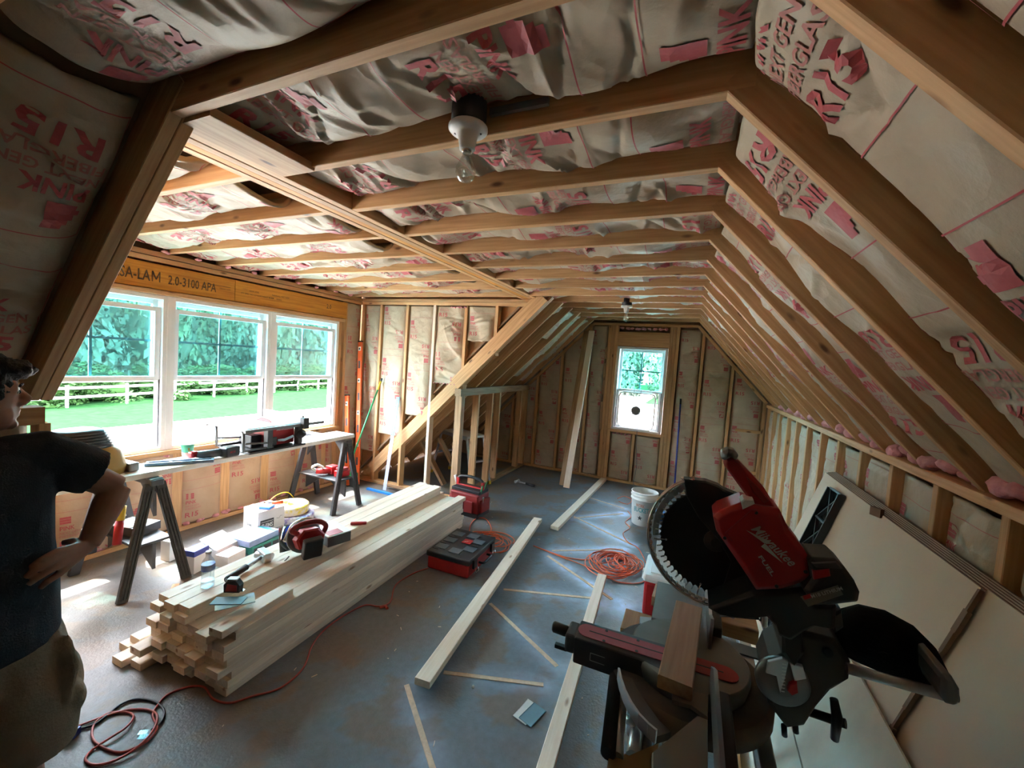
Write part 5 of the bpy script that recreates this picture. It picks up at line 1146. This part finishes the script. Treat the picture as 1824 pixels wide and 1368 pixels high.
# pivot casting
MB().prism(PY([(1000, 800), (1100, 808), (1232, 842), (1275, 900), (1297, 940), (1290, 1010), (1215, 1055), (1150, 1130), (1100, 1205), (1030, 1215), (950, 1110), (930, 1000), (960, 930), (1010, 900)], 1.25), (0, .16, 0), .012).build('pivot_casting', M_dgm, ms, bev=.003)
MB().prism(PY([(1010, 800), (1090, 790), (1105, 900), (1060, 960), (1010, 900)], 1.22), (0, .10, 0), .01).build('pivot_neck', M_black, ms)
MB().lathe(P(*Z(1195, 885), 1, 1.25), (0, -1, 0), [(0, .012), (.008, .011)], 12).build('bolt', M_black, ms)
MB().lathe(P(*Z(1005, 1000), 1, 1.25), (0, -1, 0), [(0, .062), (.012, .062), (.020, .054), (.022, .03)], 32).build('bevel_scale', M_grey, ms)
MB().prism(PY([(950, 930), (1010, 916), (1035, 930), (1020, 1000), (1000, 1060), (985, 990), (940, 975)], 1.222), (0, .012, 0), .002).build('scale_plate', M_alu, ms)
MB().prism(PY([(1040, 935), (1095, 950), (1110, 1000), (1060, 1010)], 1.222), (0, .014, 0), .002).build('scale_cover', M_alu, ms)
q = MB(); 
for k in range(9): q.add([p + V((0, -.0005, 0)) for p in PY([(1008 - k * .5, 935 + k * 14), (1026 - k, 938 + k * 14), (1026 - k, 942 + k * 14), (1008 - k * .5, 939 + k * 14)], 1.221)], [(0, 1, 2, 3)])
q.build('scale_print', M_white, ms, fix=False)['kind'] = 'stuff'
MB().prism(PY([(1040, 1025), (1070, 1015), (1075, 1060), (1050, 1070), (1030, 1050)], 1.215), (0, .02, 0), .002).build('bevel_pointer', M_red, ms)
MB().tube([P(*Z(1120, 1135), 1, 1.27), P(*Z(1272, 1185), 1, 1.24)], .011, 10).build('bevel_lock_rod', M_black, ms)
MB().tube([P(*Z(1222, 1082), 1, 1.24), P(*Z(1236, 1160), 1, 1.235), P(*Z(1225, 1250), 1, 1.24)], [.009, .012, .009], 10).build('bevel_lock_knob', M_black, ms)
q = MB()
for u in (1015, 1062): q.tube([P(*Z(u, 1190), 1, 1.26), P(*Z(u + 3, 1235 - (u - 1015) * .3), 1, 1.26)], .007, 8)
q.build('adjust_bolt', M_black, ms)['kind'] = 'stuff'
# turntable, arm and base
tc_ = P(1250, 1163, 2, ZT); tc_ = V((.062, 1.372, ZT))
MB().lathe((tc_.x, tc_.y, ZT), (0, 0, -1), [(0, .165), (.004, .170), (.02, .172), (.055, .165)], 48).build('turntable', mat('worn_cast_table', (.20, .19, .17), .4, .5, col2=(.15, .14, .12), nscale=10), ms)
MB().lathe((tc_.x, tc_.y, ZT - .05), (0, 0, -1), [(0, .22), (.01, .235), (.05, .235), (.06, .20)], 40).build('base_ring', mat('dusty_ring', (.17, .125, .09), .7, col2=(.07, .06, .055), nscale=9), ms)
aL = P(1040, 1122, 2, ZT); aR = P(1290, 1200, 2, ZT + .001); ad = (aR - aL).normalized(); an_ = V((-ad.y, ad.x, 0))
MB().prism([aL - ad * .02 - an_ * .05, aL - ad * .02 + an_ * .05, aL + ad * .30 + an_ * .055, aL + ad * .30 - an_ * .085, aL + ad * .18 - an_ * .055], (0, 0, -.085), .004).build('mitre_arm', M_dkgrey, ms, bev=.004)
iL = aL + V((0, 0, .0005)); q = MB(); pts = []
Lr = (aR - aL).length
for k in range(9): t = math.pi / 2 + math.pi * k / 8; pts.append(iL + ad * (.02 + .03 * math.cos(t)) + an_ * (.033 * math.sin(t)) - ad * .008)
half = .28
q.prism(pts + [iL + ad * half - an_ * .033, iL + ad * half + an_ * .033], (0, 0, .0022)); q.build('kerf_insert', M_slotr, ms)
pts = [iL + ad * half + an_ * .033]
pts = [iL + ad * half - an_ * .033] + [iL + ad * (Lr + .005 + .033 * math.cos(t)) + an_ * (.033 * math.sin(t)) for t in [-math.pi / 2 + math.pi * k / 8 for k in range(9)]] + [iL + ad * half + an_ * .033]
MB().prism(pts, (0, 0, .0024)).build('kerf_insert', M_red, ms)
MB().box(iL + ad * (Lr / 2 + .008) + V((0, 0, .0024)), (Lr - .02, .004, .0012), Matrix((ad, an_, V((0, 0, 1)))).transposed()).build('kerf_slot', M_black, ms)
q = MB()
for t, s in ((.07, 1), (.17, 1), (.07, -1), (.17, -1)): q.lathe(iL + ad * t + an_ * (.027 * s) + V((0, 0, .0022)), (0, 0, 1), [(0, .005), (.001, .005)], 8)
q.build('insert_screw', M_black, ms)['kind'] = 'stuff'
R = Matrix((ad, an_, V((0, 0, 1)))).transposed()
MB().box(aL - ad * .035 - V((0, 0, .035)), (.035, .085, .06), R).build('arm_head', M_dkgrey, ms, bev=.008)
MB().tube([aL - ad * .05 - V((0, 0, .022)), aL - ad * .06 - V((0, 0, .022)), aL - ad * .10 - V((0, 0, .020)), aL - ad * .105 - V((0, 0, .02))], [.014, .018, .018, .014], 14).build('mitre_knob', M_black, ms)
MB().box(aL - ad * .065 - an_ * .03 - V((0, 0, .06)), (.04, .015, .012), R).build('detent_lever', M_black, ms)
q = MB(); c0 = aL + ad * .07 - an_ * .0515 - V((0, 0, .045))
for a, b in (((-.035, .012), (.035, .012)), ((.035, .012), (.035, -.012)), ((.035, -.012), (-.035, -.012)), ((-.035, -.012), (-.035, .012))): q.bar(c0 + ad * a[0] + V((0, 0, a[1])), c0 + ad * b[0] + V((0, 0, b[1])), .002, .002)
q.build('badge_outline', M_logo, ms)
# mitre scale arc, near side base
arcp = [ZZ(340, 665), ZZ(355, 740), ZZ(385, 830), ZZ(430, 920), ZZ(490, 1010), ZZ(560, 1085), ZZ(620, 1135)]
q = MB(); pz = [P(*p, 2, ZT - .012) for p in arcp]
for a, b in zip(pz[:-1], pz[1:]): q.bar(a, b, .006, .035)
q.build('mitre_scale', M_alu, ms)
inn = [ZZ(730, 1100), ZZ(640, 1010), ZZ(560, 900), ZZ(480, 780), ZZ(440, 700)]
MB().prism([P(*p, 2, ZT - .02) for p in arcp + inn], (0, 0, -.02)).build('base_wing', mat('dusty_base', (.16, .12, .09), .7, col2=(.08, .07, .06), nscale=12), ms)
MB().prism([P(*ZZ(u, v), 2, ZT) for u, v in ((590, 1250), (930, 975), (1005, 1005), (1008, 1500), (590, 1500))], (0, 0, -.03), .003).build('near_table', mat('pale_cast_table', (.25, .23, .20), .45, .3, col2=(.21, .19, .165), nscale=6), ms)
MB().prism([P(*ZZ(u, v), 2, ZT) for u, v in ((890, 700), (1010, 740), (1005, 990), (880, 900), (740, 860), (740, 790))], (0, 0, -.012), .001).build('table_face', mat('worn_table_face', (.25, .21, .17), .5, .2), ms)
# fences
fxn = .118
q = MB(); q.prism([(fxn, .80, ZT), (fxn, 1.27, ZT), (fxn, 1.27, ZT + .045), (fxn, 1.20, ZT + .085), (fxn, .80, ZT + .085)], (.010, 0, 0), .001); q.build('fence', M_alu, ms)
q = MB(); q.prism([(fxn, 1.42, ZT), (fxn, 1.78, ZT), (fxn, 1.78, ZT + .07), (fxn, 1.50, ZT + .07), (fxn, 1.42, ZT + .10)], (.010, 0, 0), .001); q.build('fence', M_alu, ms)
MB().bx((fxn + .012, .82, ZT - .02), (fxn + .045, 1.20, ZT + .035)).build('fence_support', M_dgm, ms, bev=.006)
MB().bx((fxn + .012, 1.50, ZT - .02), (fxn + .045, 1.78, ZT + .035)).build('fence_support', M_dgm, ms, bev=.006)
MB().bx((-.06, 1.50, ZT - .04), (.11, 1.78, ZT)).build('far_table', M_grey, ms, bev=.003)
MB().tube(smooth([(.20, 1.62, .90), (.21, 1.62, .96), (.24, 1.62, .985), (.29, 1.62, .965), (.30, 1.62, .90)]), .009, 10).build('carry_handle', M_alu, ms)
MB().prism([(.02, 1.22, ZT - .10), (.20, 1.22, ZT - .10), (.26, 1.32, ZT - .10), (.24, 1.52, ZT - .10), (.0, 1.54, ZT - .10), (-.06, 1.38, ZT - .10)], (0, 0, -.03), .006).build('base_casting', M_dgm, ms, bev=.004)
# block of wood on the table
a = (P(*ZZ(632, 685), 2, .921) + P(*ZZ(893, 770), 2, .921)) / 2; b = (P(*ZZ(770, 110), 2, .921) + P(*ZZ(965, 200), 2, .921)) / 2
a.z = b.z = ZT + .0035 + .019; o = lumber('wood_block', a, b, .0885, .038, m=lumber_mat('saw_block_wood', (.60, .38, .22), (.48, .28, .15))); tag(o, 'tan two by four offcut lying across the mitre saw table', 'lumber')
# stand
sd_ = empty('saw_stand', 'metal rolling stand with black ribbed roller under the mitre saw', 'stand')
for x in (.03, .26): MB().bx((x - .02, .72, .735), (x + .02, 2.05, .775)).build('beam', M_alu, sd_, bev=.003)
for y in (.95, 1.65): MB().bx((-.10, y - .03, .775), (.34, y + .03, .781)).build('mount_plate', M_grey, sd_)
for y, s in ((.95, -1), (1.80, 1)):
    for x, t in ((.03, -1), (.26, 1)): MB().tube([(x, y, .74), (x + t * .16, y + s * .18, .012)], .017, 10).build('leg', M_alu, sd_)
pa, pb = P(*ZZ(318, 700), 2, .80), P(*ZZ(262, 1270), 2, .80); q = MB(); L_ = (pb - pa); prof = []
for k in range(60): prof += [(L_.length * k / 60, .019), (L_.length * (k + .5) / 60, .016)]
q.lathe(pa, L_, prof, 16, smooth=False); q.build('roller', M_black, sd_)
MB().tube([P(*ZZ(372, 800), 2, .79), P(*ZZ(330, 1290), 2, .79)], .015, 12).build('roller_tube', M_alu, sd_)
MB().tube([P(*ZZ(490, 1040), 2, .70), P(*ZZ(450, 1290), 2, .70)], .020, 14).build('crossbar', M_alu, sd_); MB().tube([P(*ZZ(395, 1000), 2, .72), P(*ZZ(470, 1040), 2, .72)], .012, 10).build('crossbar', M_alu, sd_)
MB().tube([P(*ZZ(560, 1060), 2, .70), P(*ZZ(540, 1290), 2, .70)], .014, 12).build('crossbar', M_grey, sd_)
MB().tube([V((.25, 1.03, .76)), V((.27, .98, .2))], .022, 14).build('leg', M_chrome, sd_)
MB().prism([P(*ZZ(u, v), 2, .79) for u, v in ((280, 1225), (420, 1275), (560, 1215), (640, 1180), (600, 1500), (230, 1500))], (0, 0, -.02)).build('bracket_plate', mat('brassy_plate', (.33, .22, .09), .5, .2), sd_)
o = lumber('wood_block', P(*ZZ(530, 230), 2, .79) + V((0, 0, -.02)), P(*ZZ(500, 380), 2, .79) + V((0, 0, -.02)), .14, .05, m=M_fir); tag(o, 'small wood block on the stand behind the red mitre arm', 'lumber')
cl_ = MB().prism([P(*ZZ(u, v), 2, .835) for u, v in ((500, 240), (620, 250), (660, 300), (700, 385), (650, 395), (590, 330), (500, 290))], (0, 0, -.03), .002).build('clamp_lever', M_alu, sd_)
MB().prism([P(*ZZ(u, v), 2, .86) for u, v in ((660, 150), (750, 175), (740, 300), (700, 350), (640, 250))], (0, 0, -.09), .002).build('end_bracket', M_grey, sd_)
o = lumber('wood_block', P(*ZZ(600, 75), 2, .86), P(*ZZ(780, 130), 2, .86), .11, .038, m=M_new); tag(o, 'pale wood offcut on the far end of the stand near the cooler', 'lumber')
o = lumber('wood_block', P(*ZZ(1090, 270), 2, .86), P(*ZZ(1365, 350), 2, .86), .10, .05, m=M_fir); tag(o, 'orange wood offcut on the far side behind the saw blade', 'lumber')
# ================================================================ the man
PX, PYc = -1.82, .38
man = empty('person', 'man in a dark t-shirt and khaki shorts with hand on hip, head turned right', 'person')
q = MB()
def seg(pts, r, n=14): q.tube([V(p) for p in pts], r, n)
# torso, neck
seg([(PX, PYc, .84), (PX, PYc, 1.0), (PX, PYc, 1.2), (PX, PYc, 1.34), (PX, PYc, 1.40)], [.11, .11, .115, .10, .06])
seg([(PX, PYc, 1.36), (PX - .005, PYc + .005, 1.43), (PX - .005, PYc + .03, 1.49)], [.065, .054, .052])
# head looking along +y
hc = V((PX, PYc + .035, 1.555))
q.ball(hc, (.074, .094, .098), 20, 14); q.ball(hc + V((0, .035, -.06)), (.055, .058, .055), 16, 10); q.ball(hc + V((0, .072, .015)), (.052, .022, .035), 12, 8)
q.tube([hc + V((0, .078, .018)), hc + V((0, .094, .004)), hc + V((0, .108, -.014)), hc + V((0, .116, -.026))], [.012, .012, .013, .013], 10); q.ball(hc + V((0, .098, -.029)), (.019, .018, .011), 12, 8)
q.ball(hc + V((0, .090, -.050)), (.024, .010, .007), 10, 6); q.ball(hc + V((0, .088, -.063)), (.022, .010, .008), 10, 6); q.ball(hc + V((0, .078, -.092)), (.022, .018, .016), 10, 6)
for s in (-1, 1): q.ball(hc + V((s * .074, -.005, -.005)), (.010, .020, .032), 10, 8)
# right arm
sh = V((PX, PYc + .175, 1.355)); el = P(207, 868, 0, PX + .02); wr2 = P(158, 972, 0, PX + .09)
seg([sh, sh.lerp(el, .35), sh.lerp(el, .75), el], [.056, .050, .043, .040]); seg([el, el.lerp(wr2, .3), el.lerp(wr2, .75), wr2], [.041, .044, .034, .027])
# left arm hanging
seg([(PX, PYc - .175, 1.355), (PX - .06, PYc - .22, 1.10), (PX - .22, PYc - .20, .90)], [.054, .042, .028]); seg([(PX - .22, PYc - .20, .90), (PX - .27, PYc - .19, .84), (PX - .30, PYc - .18, .78)], [.03, .036, .02])
# right hand on the back of the hip: palm and five fingers
kn = [P(100, 983, 0, PX + .135), P(95, 997, 0, PX + .142), P(97, 1011, 0, PX + .142), P(104, 1023, 0, PX + .135)]
pm = wr2.lerp(sum(kn, V()) / 4, .55)
for k_ in kn: seg([wr2, wr2.lerp(k_, .5), k_], [.020, .016, .0115], 10)
tips = [[P(72, 998, 0, PX + .142), P(52, 1012, 0, PX + .135)], [P(66, 1013, 0, PX + .150), P(44, 1029, 0, PX + .140)], [P(70, 1027, 0, PX + .150), P(50, 1042, 0, PX + .140)], [P(84, 1036, 0, PX + .142), P(70, 1049, 0, PX + .133)]]
for k_, (m_, t_) in zip(kn, tips): seg([wr2.lerp(k_, .7), k_, m_, t_], [.0115, .0112, .0098, .0078], 10)
tb = wr2.lerp(kn[0], .35); seg([tb, tb + V((-.035, .0, .012)), tb + V((-.065, -.012, .005))], [.015, .012, .009], 10)
# legs and feet
for s in (-1, 1):
    y = PYc + s * .125; seg([(PX, PYc + s * .09, .86), (PX, y, .62), (PX - .01, y, .46), (PX + .02, y, .33), (PX + .01, y, .12), (PX, y, .06)], [.095, .080, .056, .058, .040, .038])
    seg([(PX + .03, y, .045), (PX - .06, y, .04), (PX - .16, y, .03)], [.042, .040, .025])
body = q.build('body', M_skin, man)
def rem(o, v, sm=4):
    r = o.modifiers.new('r', 'REMESH'); r.mode = 'VOXEL'; r.voxel_size = v; r.use_smooth_shade = True
    s_ = o.modifiers.new('s', 'SMOOTH'); s_.factor = .5; s_.iterations = sm
rem(body, .0045, 3)
q = MB()
def ell(c, a, b, n=24, wob=0.): return [V((c[0] + b * math.cos(t) * (1 + wob * math.sin(5 * t + c[2] * 20)), c[1] + a * math.sin(t) * (1 + wob * math.cos(4 * t + c[2] * 13)), c[2])) for t in [2 * math.pi * k / n for k in range(n)]]
q.loft([ell((PX, PYc, z), a, b, wob=wo) for z, a, b, wo in ((.795, .225, .150, .02), (.88, .222, .148, .02), (.98, .216, .142, .015), (1.10, .205, .138, .01), (1.22, .205, .145, .005), (1.31, .205, .140, 0), (1.365, .185, .115, 0), (1.40, .13, .09, 0), (1.425, .075, .072, 0))])
sl_e = P(168, 842, 0, PX + .01); q.tube([sh + V((0, -.06, -.01)), sh, sh.lerp(sl_e, .5), sl_e], [.085, .082, .078, .075], 18)
q.tube([(PX, PYc - .11, 1.345), (PX, PYc - .19, 1.33), (PX - .01, PYc - .235, 1.16)], [.085, .08, .072], 18)
shirt = q.build('t_shirt', M_shirt, man); rem(shirt, .009, 3)
q = MB(); q.loft([ell((PX, PYc, z), a, b) for z, a, b in ((.68, .20, .12), (.78, .205, .135), (.88, .20, .14), (.96, .19, .135))])
for s, zb in ((1, .425), (-1, .47)):
    q.tube([(PX, PYc + s * .10, .80), (PX, PYc + s * .125, .65), (PX + .005, PYc + s * .142, .52), (PX + .01, PYc + s * .140, zb)], [.125, .130, .128, .118], 20)
q.ball((PX - .02, PYc + .250, .59), (.075, .03, .095), 14, 8); q.ball((PX + .06, PYc + .225, .56), (.05, .04, .06), 12, 8)
q.tube([(PX + .10, PYc + .20, .80), (PX + .12, PYc + .21, .70), (PX + .11, PYc + .2, .58)], [.012, .02, .012], 8)
shorts = q.build('shorts', M_short, man); rem(shorts, .009, 3)
q = MB(); q.ball(hc + V((0, -.012, .022)), (.086, .098, .092), 20, 12); q.ball(hc + V((0, .078, .070)), (.066, .050, .030), 14, 8); q.ball(hc + V((0, .03, .085)), (.065, .06, .03), 14, 8); q.ball(hc + V((.0, -.05, -.03)), (.075, .05, .06), 14, 8)
hair = q.build('hair', M_hair, man); rem(hair, .006, 2)
t = bpy.data.textures.new('hr', 'CLOUDS'); t.noise_scale = .018; d = hair.modifiers.new('d', 'DISPLACE'); d.texture = t; d.strength = .022; d.texture_coords = 'GLOBAL'
for s in (-1, 1):
    e_ = MB().ball(hc + V((s * .033, .0815, .006)), (.011, .006, .006), 12, 8).build('eye', mat('eye_white', (.22, .20, .18), .4), man); MB().ball(hc + V((s * .033, .0885, .006)), (.005, .003, .005), 10, 6).build('iris', M_black, e_)
    MB().tube([hc + V((s * .018, .094, .024)), hc + V((s * .035, .093, .029)), hc + V((s * .050, .084, .024))], .0035, 6).build('eyebrow', M_hair, man)
for s in (-1, 1):
    y = PYc + s * .125; MB().loft([rr(PX - .05, y, 0, .15, .050), rr(PX - .05, y, .03, .15, .050), rr(PX - .03, y, .07, .12, .045), rr(PX + .01, y, .10, .06, .045)]).build('shoe', M_dkgrey, man)
